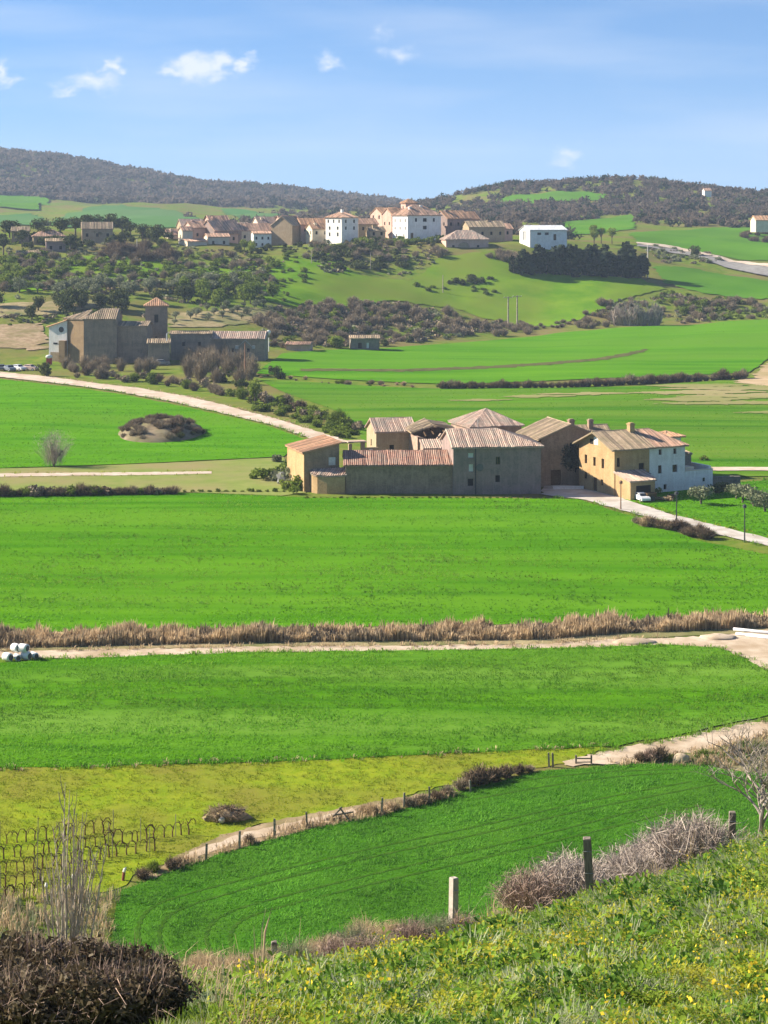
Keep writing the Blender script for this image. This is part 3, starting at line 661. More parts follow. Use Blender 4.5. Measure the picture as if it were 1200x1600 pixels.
def mono(name, label, cat, org, rz, plan, zs, walls, roof, front=(), base=-1.5, o=.2, pitch=.3, group=None):
    """walls on any ground plan (anticlockwise) under one sloping roof; zs are the wall heights at its corners"""
    t = thing(name, label, cat, org, rz, group); mb = MB(); n = len(plan)
    for i in range(n):
        (x0, y0), (x1, y1) = plan[i], plan[(i + 1) % n]
        mb.add([(x0, y0, base), (x1, y1, base), (x1, y1, zs[(i + 1) % n]), (x0, y0, zs[i])], [(0, 1, 2, 3)])
    mb.build('wall', walls, t)
    cx = sum(p[0] for p in plan) / n; cyy = sum(p[1] for p in plan) / n
    rp = []
    A = np.array([[p[0], p[1], 1] for p in plan]); co = np.linalg.lstsq(A, np.array(zs), rcond=None)[0]
    for (x, y) in plan:
        d = Vector((x - cx, y - cyy)); d = d * (1 + o / max(d.length, .1)); X, Y = cx + d.x, cyy + d.y
        rp.append((X, Y, co[0] * X + co[1] * Y + co[2] + .1))
    rb = MB(); tile_plane(rb, rp, pitch); rb.build('roof', roof, t)
    return t
def part_boxes(t, name, m, boxes):
    for b in boxes: MB().box(*b).build(name, m, t)

ST_DARK = stone_mat('grey_rubble', (0.17, 0.145, 0.115), (0.27, 0.23, 0.18), (0.30, 0.26, 0.21), 1.7, stain=(0.13, 0.115, 0.09), vis=.7)
ST_TAN = stone_mat('tan_rubble', (0.30, 0.225, 0.14), (0.42, 0.32, 0.21), (0.44, 0.36, 0.26), 1.9, stain=(0.28, 0.20, 0.12), vis=.7)
ST_OCHRE = stone_mat('ochre_rubble', (0.36, 0.235, 0.115), (0.47, 0.325, 0.17), (0.48, 0.36, 0.22), 2.2, stain=(0.31, 0.19, 0.09), vis=.75)
ST_RED = stone_mat('ruin_rubble', (0.30, 0.20, 0.15), (0.44, 0.31, 0.24), (0.46, 0.38, 0.30), 1.6, stain=(0.22, 0.15, 0.11))
ST_GREY = stone_mat('grey_plaster', (0.245, 0.175, 0.155), (0.32, 0.235, 0.21), (0.34, 0.25, 0.225), 1.2, stain=(0.14, 0.128, 0.11), bump=.15, vis=.35)
ST_BROWN = stone_mat('brown_rubble', (0.25, 0.175, 0.12), (0.37, 0.265, 0.185), (0.40, 0.30, 0.22), 1.8, stain=(0.15, 0.115, 0.08), vis=.7)
ST_WHITE = stone_mat('white_plaster', (0.70, 0.67, 0.63), (0.78, 0.75, 0.71), (0.74, 0.71, 0.67), .9, stain=(0.55, 0.51, 0.46), bump=.08, vis=.3)
ST_CREAM = stone_mat('cream_plaster', (0.60, 0.51, 0.38), (0.68, 0.58, 0.44), (0.62, 0.54, 0.42), .9, stain=(0.50, 0.40, 0.28), bump=.08, vis=.3)
ST_PINK = stone_mat('pink_plaster', (0.50, 0.33, 0.26), (0.57, 0.39, 0.31), (0.53, 0.36, 0.29), .9, stain=(0.40, 0.25, 0.19), bump=.08, vis=.3)
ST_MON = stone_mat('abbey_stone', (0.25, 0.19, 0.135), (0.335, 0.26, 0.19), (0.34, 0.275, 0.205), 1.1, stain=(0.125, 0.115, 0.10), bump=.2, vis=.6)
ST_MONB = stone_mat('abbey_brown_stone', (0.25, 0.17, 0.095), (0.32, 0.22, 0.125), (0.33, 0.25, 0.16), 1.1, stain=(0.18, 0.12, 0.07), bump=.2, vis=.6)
def tilem(name, a, b, c): return mat(name, a, b, 2.2, c=c, scale2=.7, rough=.9, tint=True, kind='object')
T_PINK = tilem('tile_pink', (0.41, 0.28, 0.23), (0.56, 0.43, 0.36), (0.38, 0.335, 0.285))
T_RED = tilem('tile_red', (0.29, 0.16, 0.125), (0.41, 0.255, 0.205), (0.36, 0.265, 0.215))
T_GREY = tilem('tile_grey', (0.33, 0.25, 0.18), (0.44, 0.35, 0.26), (0.30, 0.25, 0.17))
T_OR = tilem('tile_orange', (0.50, 0.28, 0.17), (0.62, 0.39, 0.26), (0.45, 0.30, 0.2))
T_VIL = tilem('tile_village', (0.47, 0.29, 0.21), (0.58, 0.39, 0.30), (0.38, 0.27, 0.20))

def farm():
    # big grey house
    o = Vector((9.25, 256.2, 0))
    t = house('stone_house', 'large grey two-storey house with pink tiled roof and lit left gable at the field edge', 'house', o, R(7), 11.9, 10, 6.55, 1.75, walls=ST_GREY, roof=T_PINK, hr=5.2, rough=.05,
              front=((2.0, 5.05, .75, .65, 'white'), (1.95, 1.3, .75, .95, 'hole'), (2.1, 3.2, .6, 1.0, 'white'), (5.75, 4.1, .6, 1.05, 'window'), (5.7, 1.75, .62, .9, 'hole')), left=((3.1, 3.6, .5, .8, 'hole'), (5.2, 3.6, .5, .8, 'hole')))
    MB().tube([(3.0, -.08, 0), (3.0, -.08, 6.3)], .07, 6).build('drainpipe', plain('dark_pipe', (.05, .05, .05)), t)
    MB().tube([(3.55, -.1, 3.75), (3.55, -.16, 3.75)], [.42, .5], 14).build('satellite_dish', plain('dish_grey', (.12, .12, .12)), t)
    MB().tube([(4.2, 5, 8.0), (4.2, 5, 9.6)], .05, 5).build('aerial', plain('aerial_metal', (.3, .3, .3), .4), t)
    # long low barn
    house('stone_barn', 'long low stone barn with dark red tiled roof between shed and grey house', 'barn', Vector((-5.15, 256.3, 0)), R(2), 14.6, 9, 4.15, 1.25, walls=ST_BROWN, roof=T_RED, rough=.05)
    # left shed
    a = thing('stone_shed', 'square stone shed with sloping orange roof and small white window at farm left end', 'shed', Vector((-10.66, 258, 0)), R(18))
    mb = MB(); W_, D_ = 4.85, 8.4; z = (5.55, 6.6, 6.6, 5.55)
    panel(mb, lambda s, n, q: (s, n, q), W_, 5.5, [(3.35, 3.7, 1.0, 1.1)], .28, -1)
    mb.add([(0, 0, 5.5), (W_, 0, 5.5), (W_, 0, 6.6), (0, 0, 5.55)], [(0, 1, 2, 3)])
    mb.add([(0, D_, -1), (0, 0, -1), (0, 0, 5.55), (0, D_, 5.55)], [(0, 1, 2, 3)]); mb.add([(W_, 0, -1), (W_, D_, -1), (W_, D_, 6.6), (W_, 0, 6.6)], [(0, 1, 2, 3)]); mb.add([(W_, D_, -1), (0, D_, -1), (0, D_, 5.55), (W_, D_, 6.6)], [(0, 1, 2, 3)])
    mb.build('wall', ST_BROWN, a); MB().box(3.3, 4.4, .1, .2, 3.65, 4.85).build('window', WHITEF, a)
    MB().box(-.12, .03, -.06, D_ + .1, -1, 5.4).build('rendered_end_wall', ST_OCHRE, a)
    rb = MB(); k = 1.05 / W_; tile_plane(rb, [(-.4, -.3, 5.66 - .4 * k), (W_ + .35, -.3, 6.71 + .35 * k), (W_ + .35, D_ + .2, 6.71 + .35 * k), (-.4, D_ + .2, 5.66 - .4 * k)]); rb.build('roof', T_OR, a)
    # rounded lean-to in front of it
    P0 = [(-9.95, 258.6), (-9.6, 257.2), (-8.9, 256.45), (-7.6, 256.0), (-6.5, 255.9), (-5.2, 255.9), (-5.2, 258.6)]
    og = Vector((-7.5, 257, 0))
    mono('rounded_lean_to', 'low round-cornered ochre lean-to with flat tiled top against the shed', 'lean-to', og, 0, [(x - og.x, y - og.y) for x, y in P0], [3.1, 2.75, 2.6, 2.6, 2.65, 2.7, 3.3], ST_OCHRE, T_PINK, base=-.6)
    # houses behind
    house('small_house', 'small stone house with sunlit cream gable behind the long barn', 'house', Vector((-1.15, 283, 0)), R(12), 5.9, 7, 5.55, 1.5, walls=ST_TAN, roof=T_PINK, front=((2.0, 2.5, .7, 1.0, 'hole'),), left=((3.0, 3.0, .8, 1.0, 'white'),), rough=.05)
    e = thing('ruined_house', 'half-collapsed pink rubble house with sagging roof beside small house', 'ruin', Vector((5.0, 279, 0)), R(14))
    mb = MB(); prof = [(0, 5.2), (.9, 5.0), (1.7, 4.2), (2.6, 4.6), (3.4, 5.6), (4.6, 5.2), (5.6, 6.3)]
    for (x0, h0), (x1, h1) in zip(prof, prof[1:]):
        mb.add([(x0, 0, -1), (x1, 0, -1), (x1, 0, h1), (x0, 0, h0), (x0, .5, -1), (x1, .5, -1), (x1, .5, h1), (x0, .5, h0)], [(0, 1, 2, 3), (3, 2, 6, 7), (5, 4, 7, 6)])
    mb.box(0, .5, .5, 7, -1, 5.1).box(5.1, 5.6, .5, 7, -1, 6.2).box(.5, 5.1, 6.5, 7, -1, 5.8); mb.build('wall', ST_RED, e)
    rb = MB(); tile_plane(rb, [(-.4, 2.6, 5.5), (3.0, 2.2, 6.5), (3.0, 7.3, 6.9), (-.4, 7.3, 5.8)], rough=.1); tile_plane(rb, [(3.0, 2.0, 6.55), (6.0, 1.6, 6.0), (6.0, 7.3, 6.2), (3.0, 7.3, 6.85)], rough=.1); rb.build('roof', T_GREY, e)
    for x in (1.2, 2.4, 4.0): MB().obox((x, .2, 5.0 + .2 * x), (x + .3, 3.4, 5.9), .14, .16).build('beam', WOOD, e)
    mono('lean_to', 'low tiled lean-to tucked between ruined house and grey house', 'lean-to', Vector((5.6, 270, 0)), R(7), [(0, 0), (3.4, 0), (3.4, 3.5), (0, 3.5)], [4.5, 4.5, 5.3, 5.3], ST_RED, T_PINK, base=-1)
    house('hip_roofed_house', 'brown stone house with pointed pink hip roof behind the grey house', 'house', Vector((12.9, 283, 0)), R(19), 8.0, 8.5, 6.3, 2.0, walls=ST_RED, roof=T_PINK, hl=4, hr=4.0, front=((2.5, 4.6, .7, .9, 'hole'),), left=((4.4, 4.2, .6, 1.2, 'hole'),), rough=.05)
    t = house('dark_gabled_house', 'tall dark gabled stone house with ivy in shade right of the grey house', 'house', Vector((21.6, 264, 0)), R(15), 8.6, 9, 6.8, 1.75, axis='y', walls=ST_BROWN, roof=T_GREY, front=((4.2, 5.2, .6, .8, 'hole'), (1.4, .05, 1.5, 2.3, 'door'), (5.8, 2.8, .7, .9, 'hole')), left=((7.2, 4.6, .7, 1.0, 'hole'),), o=.5)
    ivy = leafy(1500, (2.7, .22, 2.3), 16, .13, 91); link('ivy', npmesh('ivy', *ivy), FOL['ivy'], t, (4.6, -.15, 4.1))
    house('back_house', 'low house with two dark chimneys behind the dark gabled house', 'house', Vector((27.0, 277, 0)), R(15), 6.5, 6, 5.3, 1.4, walls=ST_BROWN, roof=T_GREY, chim=((.8, 2.2, 6.3, .8, 1.5), (3.8, 2.2, 6.3, .7, 1.4)))
    # right house, white house, annexes
    O = Vector((30.6, 255, 0)); rz = R(27); fx = Vector((math.cos(rz), math.sin(rz), 0)); fy = Vector((-math.sin(rz), math.cos(rz), 0))
    t = house('ochre_farmhouse', 'ochre stone farmhouse with sunlit windowed gable and brown tiled roof by the road', 'house', O, rz, 5.6, 8.6, 6.5, 1.75, walls=ST_OCHRE, roof=T_GREY, o=.55, g=.75,
              front=((3.9, 2.55, .9, 1.75, 'hole'), (.4, 4.0, .5, 1.2, 'hole')),
              left=((1.4, 3.7, .6, 1.2, 'window'), (3.5, 3.6, .6, 1.2, 'window'), (5.5, 3.5, .65, 1.3, 'window'), (1.2, 1.6, .7, .9, 'hole'), (3.4, .05, 1.0, 2.0, 'door'), (5.3, 1.2, .6, .8, 'hole'), (3.7, 6.5, 1.0, 1.05, 'white'), (2.75, 6.5, .8, .7, 'hole')),
              chim=((5.2, 3.8, 7.9, .75, 1.4),), right=())
    I0 = O + fx * 5.63
    house('white_house', 'white rendered two-storey house joined to the right of the ochre farmhouse', 'house', I0, rz, 5.8, 8.6, 6.45, 1.75, walls=ST_WHITE, roof=T_VIL, hr=3.0, o=.4, g=.02,
          front=((1.5, 5.2, .5, .75, 'window'), (3.9, 5.2, .5, .75, 'window'), (1.4, 2.7, .6, 1.1, 'window'), (3.75, 2.75, .8, 1.0, 'window'), (2.3, .5, .5, .7, 'hole')))
    J0 = O - fy * 3.6 + fx * .1
    t = mono('porch_lean_to', 'stone lean-to with pink tiled roof in front of ochre farmhouse', 'lean-to', J0, rz, [(0, 0), (3.9, 0), (4.6, 3.55), (0, 3.55)], [2.45, 2.45, 3.25, 3.25], ST_OCHRE, T_PINK, base=-.6, o=.25)
    MB().box(.9, 3.2, -.03, .2, 0, 1.9).build('opening', DARKW, t)
    K0 = O + fx * 11.46
    t = thing('white_annex', 'low white walled yard at the right end of the white house', 'wall', K0, rz)
    mb = MB().box(0, 4.6, 0, .4, -1, 2.75).box(0.0, .4, .4, 6, -1, 2.7).box(4.2, 4.6, .4, 6, -1, 3.2); mb.build('wall', ST_WHITE, t)
    MB().box(-.06, 4.66, -.06, .46, 2.75, 2.85).build('coping', ST_CREAM, t); MB().box(2.9, 3.25, -.02, .1, 1.2, 1.7).build('window', GLASS, t)
    MB().box(.5, 1.9, .6, 2.2, 2.4, 3.2).build('slab', ST_CREAM, t)
    t = house('dark_outbuilding', 'small dark outbuilding with brown stack rising behind the white yard wall', 'shed', K0 + fx * .9 + fy * 3, rz, 2.3, 3, 4.6, .25, walls=ST_DARK, roof=T_GREY, o=.1, g=.1)
    MB().tube([(1.2, 1, 4.6), (1.2, 1, 5.3), (1.2, 1, 5.9)], [.42, .36, .25], 10).build('stack', ST_RED, t)
    house('white_tower', 'narrow white tower with orange tiled top behind the white house', 'tower', Vector((40.0, 273, 0)), rz, 2.7, 3.4, 6.0, .45, walls=ST_WHITE, roof=T_OR, o=.5, hl=1.3, hr=1.3, right=((1, 4.2, .6, .7, 'hole'),))
    t = thing('white_parapet', 'low white parapet across the shaded yard before the dark house', 'wall', atD(864, 261), R(2)); MB().box(0, 4.2, 0, .35, -.5, .45).build('wall', ST_WHITE, t); MB().box(-.05, 4.25, -.05, .40, .45, .52).build('coping', WHITEF, t)
    t = thing('garden_wall', 'dark low garden wall behind the olive trees beside the white yard', 'wall', atD(1112, 263), R(3)); MB().box(0, 4, 0, .5, -1, 1.3).build('wall', ST_DARK, t)
    for i in range(9): MB().box(i * .445, i * .445 + .41, -.03, .53, 1.3, 1.42 + random.uniform(0, .06)).build('coping_stone', ST_DARK, t)
    t = thing('yard_ruin_wall', 'broken white stub walls between the shed and the small house', 'wall', Vector((-5.0, 272, 0)), R(15))
    for (x0, x1, hh) in ((0, .5, 5.0), (1.8, 2.4, 5.2), (.5, 1.8, 4.0), (2.4, 4.4, 4.4)): MB().box(x0 + .01, x1 - .01, 0, .4, -1, hh).build('stone_pier', ST_TAN, t)
    MB().box(-.1, 2.6, -.1, 1.6, 5.2, 5.36).build('canopy', T_PINK, t); MB().box(3.0, 3.5, -.05, .02, 3.4, 4.2).build('panel', WHITEF, t)
    # shed rubble on the left
    t = thing('tarp_heap', 'grey tarpaulin heap against the lit left wall of the shed', 'heap', Vector((-13.9, 266, 0))); MB().ball((0, 0, .9), .9, 9, 6, (1.2, 1, 1.1), .25).build('tarpaulin', plain('tarp_grey', (.19, .19, .17), .9), t)

def monastery():
    D0 = 478.0
    s = D0 / FL
    def X(px, D=D0): return (px - 600) / FL * D
    z0 = 0.0
    # apse block: brown west face and dark south face
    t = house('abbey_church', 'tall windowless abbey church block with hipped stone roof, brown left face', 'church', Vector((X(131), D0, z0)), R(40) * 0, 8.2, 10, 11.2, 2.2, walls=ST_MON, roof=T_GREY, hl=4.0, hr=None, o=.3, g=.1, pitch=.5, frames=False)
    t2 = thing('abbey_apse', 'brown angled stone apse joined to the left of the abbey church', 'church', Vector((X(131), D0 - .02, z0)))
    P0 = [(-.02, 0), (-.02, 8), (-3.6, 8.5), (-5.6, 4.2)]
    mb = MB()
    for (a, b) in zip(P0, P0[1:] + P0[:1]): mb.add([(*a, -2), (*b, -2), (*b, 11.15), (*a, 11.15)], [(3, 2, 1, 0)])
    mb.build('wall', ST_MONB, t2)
    rb = MB(); tile_plane(rb, [(.1, -.3, 11.05), (-5.95, 4.1, 11.05), (1.5, 5.0, 13.2)], .5, amp=.1); tile_plane(rb, [(-5.95, 4.1, 11.05), (-3.7, 8.8, 11.05), (1.5, 5.0, 13.2)], .5, amp=.1); rb.build('roof', T_GREY, t2)
    # white gabled front
    t = thing('white_church_front', 'white half-gabled church front with round window at the far left of the abbey', 'church', Vector((X(71), D0 + 5, z0)), R(-22))
    mb = MB(); mb.add([(0, 0, -2), (5.2, 0, -2), (5.2, 0, 10.6), (0, 0, 8.9)], [(0, 1, 2, 3)]).add([(0, 7, -2), (0, 0, -2), (0, 0, 8.9), (0, 7, 8.9)], [(0, 1, 2, 3)]).add([(5.2, 0, -2), (5.2, 7, -2), (5.2, 7, 10.6), (5.2, 0, 10.6)], [(0, 1, 2, 3)]); mb.build('wall', ST_WHITE, t)
    rb = MB(); tile_plane(rb, [(-.6, -.4, 8.85), (5.3, -.4, 10.75), (5.3, 7.2, 10.75), (-.6, 7.2, 8.85)], .5, amp=.1); rb.build('roof', T_OR, t)
    MB().tube([(3.6, -.08, 8.3), (3.6, .1, 8.3)], .72, 14).build('round_window', GLASS, t)
    MB().box(1.3, 2.5, -.05, .1, 4.6, 5.0).build('window', GLASS, t)
    MB().box(3.6, 5.3, -1.2, -.02, -1, 5.6).build('porch', ST_MONB, t); MB().box(.5, 3.55, -.1, -.02, -1, 2.6).build('plinth', ST_TAN, t)
    t = house('abbey_nave', 'dark lower abbey wing between church block and bell tower', 'church', Vector((X(182) + .05, D0 + 1.5, 0)), R(-2), 7.4, 9, 9.3, .9, walls=ST_MON, roof=T_GREY, pitch=.5, frames=False, o=.2)
    t = house('bell_tower', 'square grey bell tower with pale pyramid roof and one arched opening', 'bell tower', Vector((X(227, 490), 490, 0)), R(6), 5.6, 5.6, 14.0, 1.7, walls=ST_MON, roof=T_OR, hl=2.8, hr=2.8, o=.35, pitch=.5, front=((2.3, 9.6, 1.0, 2.0, 'hole'), (2.4, 5.0, .6, 1.0, 'hole')), left=((2.3, 9.6, 1.0, 2.0, 'hole'),), frames=False)
    MB().box(-.12, 5.72, -.12, -.01, 8.6, 8.9).build('string_course', ST_MON, t)
    t = house('abbey_outhouse', 'low grey outhouse with tiled roof at foot of bell tower', 'outhouse', Vector((X(231, 472), 472, 0)), R(4), 5.2, 5, 5.6, .8, walls=ST_MON, roof=T_GREY, pitch=.5, frames=False)
    MB().tube([(4.6, .3, 6), (4.6, .3, 7.8), (5.1, .3, 8.2)], .16, 6).build('stove_pipe', plain('pipe_white', (.6, .6, .6)), t)
    t = house('abbey_cloister', 'long dark abbey wing right of the bell tower', 'church', Vector((X(266, 484), 484, 0)), R(2), 10.4, 8, 7.0, .5, walls=ST_MON, roof=T_GREY, pitch=.5, frames=False, o=.15, front=((7, 4, .7, 1, 'hole'), (3, 4, .7, 1, 'hole')))
    t = house('abbey_barn', 'abbey barn with pale pink roof at the right end of the complex', 'barn', Vector((X(330, 484), 484.6, 0)), R(-3), 13.6, 7, 5.9, 1.5, walls=ST_MON, roof=T_PINK, pitch=.5, frames=False, o=.3, front=((5, 2.4, .7, 1, 'hole'), (9, 2.4, .7, 1, 'hole')))
    t = thing('sign_shelter', 'small white and red rounded shelter by the parked cars', 'shelter', Vector((X(79), D0 - 2, 0))); MB().box(-.7, .7, -.3, .3, 0, 1.6).build('panel', plain('sign_red', (.45, .06, .05)), t); MB().ball((0, 0, 1.9), .9, 10, 6, (1, .5, .6)).build('cover', WHITEF, t)
    # huts at the hill foot
    p = at(447, 547); house('brick_hut', 'little sunlit brick hut with brown roof at edge of green field', 'hut', p, R(-8), 6.5, 4, 1.5, .5, walls=ST_PINK, roof=T_VIL, pitch=.5, frames=False)
    p = at(548, 546); t = house('dark_shed', 'low dark shed under the bushes at the hill foot', 'shed', p, R(5), 7.8, 5, 3.0, .6, walls=ST_DARK, roof=T_GREY, pitch=.5, frames=False, front=((2, .3, 1, 1.5, 'hole'), (4.3, .3, .7, 1.5, 'white')))

def village():
    n = [0]
    def V(name, label, px, D, rot, wd, dp, h, rise, walls, roof, py=None, **kw):
        x = (px - 600) / FL * D
        z = CZ - (py - HY) / FL * D if py is not None else H1(x, D)
        kw.setdefault('pitch', .55); kw.setdefault('frames', False); kw.setdefault('o', .4); kw.setdefault('base', -7)
        return house(name, label, 'house', Vector((x, D, z)), R(rot), wd, dp, h, rise * 1.35, walls=walls, roof=roof, rough=.04, **kw)
    W2 = lambda n_, z, wd, w=.9, h=1.2: tuple((wd * (i + .5) / n_ - w / 2, z, w, h, 'hole') for i in range(n_))
    V('village_house', 'cream low block with little tower at the left end of the village', 293, 690, 28, 7.6, 6, 4.6, .5, ST_CREAM, T_VIL, py=397, left=W2(2, 1.5, 6))
    V('village_house', 'small cream turret house standing on the low cream block', 285, 694, 28, 4.0, 4, 8.6, .9, ST_CREAM, T_VIL, py=397, left=((1.5, 5.8, .9, 1.2, 'hole'),))
    V('village_house', 'pink house with pale corner behind the cream block', 300, 706, 30, 9, 8, 9.8, 1.6, ST_PINK, T_VIL, py=397, left=W2(2, 6.5, 8), front=W2(2, 6.5, 9), chim=((2, 4, 11, .9, 1.4),))
    V('village_house', 'broad grey-gabled house right of the pink house', 312, 712, -52, 10, 12, 6.8, 2.6, ST_GREY, T_VIL, py=388, axis='y', front=((2, 2, .9, 1.2, 'hole'),))
    V('village_house', 'small cream house below the grey gable', 325, 696, 20, 8, 6, 4.2, .8, ST_CREAM, T_VIL, py=388, front=W2(2, 1.5, 8))
    V('village_house', 'small white house with reddish roof at the back of the lane', 356, 724, 25, 9, 6, 4.5, 1.3, ST_WHITE, T_PINK, py=374, left=W2(2, 1.4, 6), chim=((3, 3, 5.5, .9, 1.5),))
    V('village_house', 'long cream house with wide tiled roof in the village row', 376, 712, 22, 13, 8, 6.2, 1.8, ST_CREAM, T_VIL, py=386, front=W2(4, 3.2, 13), left=W2(2, 3.2, 8))
    V('village_house', 'bright white two-storey house with small windows in the village row', 396, 700, 12, 6.6, 6, 5.4, .6, ST_WHITE, T_VIL, py=388, front=W2(3, 3.2, 6.6, .7, 1.0) + W2(3, .9, 6.6, .7, 1.0), left=W2(2, 3.2, 6, .7, 1))
    V('village_house', 'grey house with long sloping roof between white house and pink house', 424, 716, -28, 9, 10, 6.0, 2.4, ST_TAN, T_GREY, py=377, axis='y', chim=((2, 5, 7.5, .9, 1.3),))
    V('village_house', 'low pink house with red roof left of the tall white house', 470, 716, 20, 10.5, 7, 4.2, 1.6, ST_PINK, T_OR, py=368, left=W2(2, 1.5, 7), front=W2(3, 1.5, 10.5))
    V('village_house', 'tall white three-storey house with pink base in the village centre', 534, 700, 45, 8.4, 8.6, 7.6, 1.3, ST_WHITE, T_VIL, py=372, left=W2(3, 5.5, 8.6, .8, 1.2) + W2(2, 3.0, 8.6, .9, 1.2) + W2(2, .6, 8.6, .9, 1.4), front=W2(2, 5.5, 8.4) + W2(2, 3.0, 8.4), chim=((3, 3, 9.3, .9, 1.2),), hl=3, hr=3)
    V('village_house', 'terracotta house with overhanging roof behind the large white house', 597, 730, 30, 9, 9, 6.8, 1.7, ST_PINK, T_OR, py=362, left=W2(2, 4.8, 9, 1.1, 1.4), front=W2(2, 4.8, 9, 1.1, 1.4))
    V('village_house', 'pink church-like turret above the large white house', 634, 735, 25, 4.4, 4.4, 11.2, 1.0, ST_PINK, T_OR, py=362, left=((1.6, 8.6, .9, 1.2, 'hole'),), front=((1.7, 8.6, .9, 1.2, 'hole'),), hl=2.2, hr=2.2)
    V('village_house', 'large white three-storey house with hip roof at the village top', 637, 698, 27, 13.8, 12, 8.9, 2.7, ST_WHITE, T_VIL, py=374, left=W2(3, 6.2, 12) + W2(3, 3.4, 12) + W2(2, .7, 12), front=((3, 6.4, .9, 1.3, 'hole'), (6.3, 6.4, 1.6, 1.3, 'hole'), (6.3, 3.6, 1.6, 1.3, 'hole'), (10.4, 6.4, .9, 1.3, 'hole'), (1.2, .3, 1.2, 2.0, 'door')), hl=5, hr=5, chim=((3, 4, 10.2, 1, 1.7), (8, 5, 10.8, 1, 1.6)))
    V('village_house', 'grey house with bright orange roof right of the large white house', 699, 712, 32, 10, 9, 7.4, 2.0, ST_GREY, T_OR, py=372, left=W2(2, 4.6, 9), front=W2(3, 4.6, 10), chim=((2, 4, 8.9, 1, 1.6),))
    V('village_house', 'low grey house with wide brown roof behind the arched building', 733, 704, 18, 14, 8, 4.6, 1.5, ST_TAN, T_GREY, py=374, front=W2(4, 1.6, 14), left=W2(2, 1.6, 8), chim=((9, 4, 5.6, 1, 1.4),))
    for i, (px, D, rot, wd, dp, h, rise, wm, rm, py, lab) in enumerate((
        (345, 706, 30, 7, 6, 4.4, 1.5, ST_PINK, T_OR, 384, 'small pink house with orange roof beside the grey gable'), (404, 722, 24, 9, 7, 5.6, 1.7, ST_CREAM, T_PINK, 372, 'cream house with pink roof behind the white row house'),
        (440, 722, 30, 8, 7, 5.4, 1.8, ST_PINK, T_VIL, 370, 'dull pink house behind the long sloping roof'), (488, 708, 26, 7, 6, 4.0, 1.4, ST_CREAM, T_OR, 374, 'low cream house with orange roof left of the white tall house'),
        (560, 716, 25, 8, 7, 4.4, 1.4, ST_TAN, T_VIL, 368, 'low stone house right of the tall white house'), (578, 706, 18, 6, 5, 3.2, 1.0, ST_TAN, T_GREY, 374, 'little stone outhouse below the terracotta house'),
        (612, 722, 30, 6, 7, 7.6, 1.6, ST_PINK, T_OR, 366, 'narrow terracotta house squeezed behind the large white house'), (720, 722, 28, 8, 8, 6.8, 1.9, ST_PINK, T_OR, 370, 'pink house with orange roof behind the grey house'),
        (770, 712, 20, 8, 7, 4.0, 1.3, ST_PINK, T_VIL, 374, 'low pinkish house left of the white shed'), (262, 712, 24, 6, 6, 4.2, 1.4, ST_CREAM, T_VIL, 384, 'small cream house at the outer left end of the village'),
        (284, 722, 22, 9, 7, 5.6, 1.8, ST_TAN, T_PINK, 376, 'stone house with pink roof behind the turret house'), (328, 726, 26, 8, 7, 6.6, 1.7, ST_PINK, T_VIL, 374, 'tall pink house at the back left of the village'))):
        V('village_house', lab, px, D, rot, wd, dp, h, rise, wm, rm, py=py, left=W2(2, h * .45, dp), front=W2(2, h * .45, wd), chim=((2, 2, h + .6, .9, 1.5),) if i % 2 else ())
    t = V('arched_building', 'single-storey pink building with hip roof and big arched door on the slope', 697, 684, 9, 15.4, 10, 5.6, 2.2, ST_PINK, T_PINK, py=398, hl=5, hr=5, front=((2.2, 2.2, .9, 1.2, 'hole'), (11.2, 2.2, .9, 1.2, 'hole')))
    m = MB(); A = [(6.4 + 2.0 * math.cos(a), -.08, 2.6 + 1.8 * math.sin(a)) for a in np.linspace(0, math.pi, 12)]; m.add([(8.4, -.08, .2)] + A + [(4.4, -.08, .2)], [tuple(range(14))]); m.build('arched_door', ST_TAN, t)
    for a0, a1 in zip(A, A[1:]): MB().obox(a0, a1, .3, .25, up=(0, 1, 0)).build('arch_stone', ST_RED, t)
    t = V('white_shed', 'long white farm shed with grey roller door right of the village', 828, 692, 22, 15, 8.5, 3.9, 1.1, ST_WHITE, mat('sheet_roof', (.50, .52, .55), (.60, .61, .63), 1.0, rough=.6, kind='object'), py=376, left=((2.6, 0.1, 3.4, 3.2, 'garage'),), front=((9.5, .1, 1.2, 2.2, 'door'), (3, 2.0, 1.6, .9, 'hole'), (6, 2.0, 1.6, .9, 'hole')), o=.45)
    V('hillside_house', 'grey hillside house with tiled hip roof among trees at far left', 52, 668, 14, 11, 8, 5.2, 1.5, ST_TAN, T_VIL, py=392, hl=4, hr=4, front=W2(3, 2.6, 11))
    V('hillside_house', 'grey flat-fronted house below the far left hip-roofed house', 72, 655, 12, 6.5, 6, 4.6, .6, ST_GREY, T_GREY, py=398, front=W2(2, 1.8, 6.5))
    V('hillside_house', 'low stone house with brown roof behind dark trees left of village', 128, 690, 10, 11, 7, 4.4, 1.6, ST_TAN, T_GREY, py=376, front=W2(3, 1.4, 11))
    V('hillside_house', 'small stone house at far left edge half hidden by shrubs', 18, 672, 8, 6, 6, 5.2, 1.0, ST_BROWN, T_GREY, py=384)
    V('white_hut', 'small white hut with grey roof below the dark ruined bank', 186, 642, 15, 6.0, 4.5, 2.6, .5, ST_WHITE, T_GREY, py=418, base=-2, front=((2, .4, 1, 1.8, 'hole'),))
    V('stone_hut', 'tiny stone hut with peaked roof beside the white hut', 178, 648, 40, 3, 3.5, 4.2, 1.4, ST_TAN, T_GREY, py=418, base=-2)
    V('grey_shed', 'flat grey shed roof among bushes on the left slope', 26, 640, 5, 7.5, 4, 2.2, .4, ST_GREY, T_GREY, py=405, base=-2)
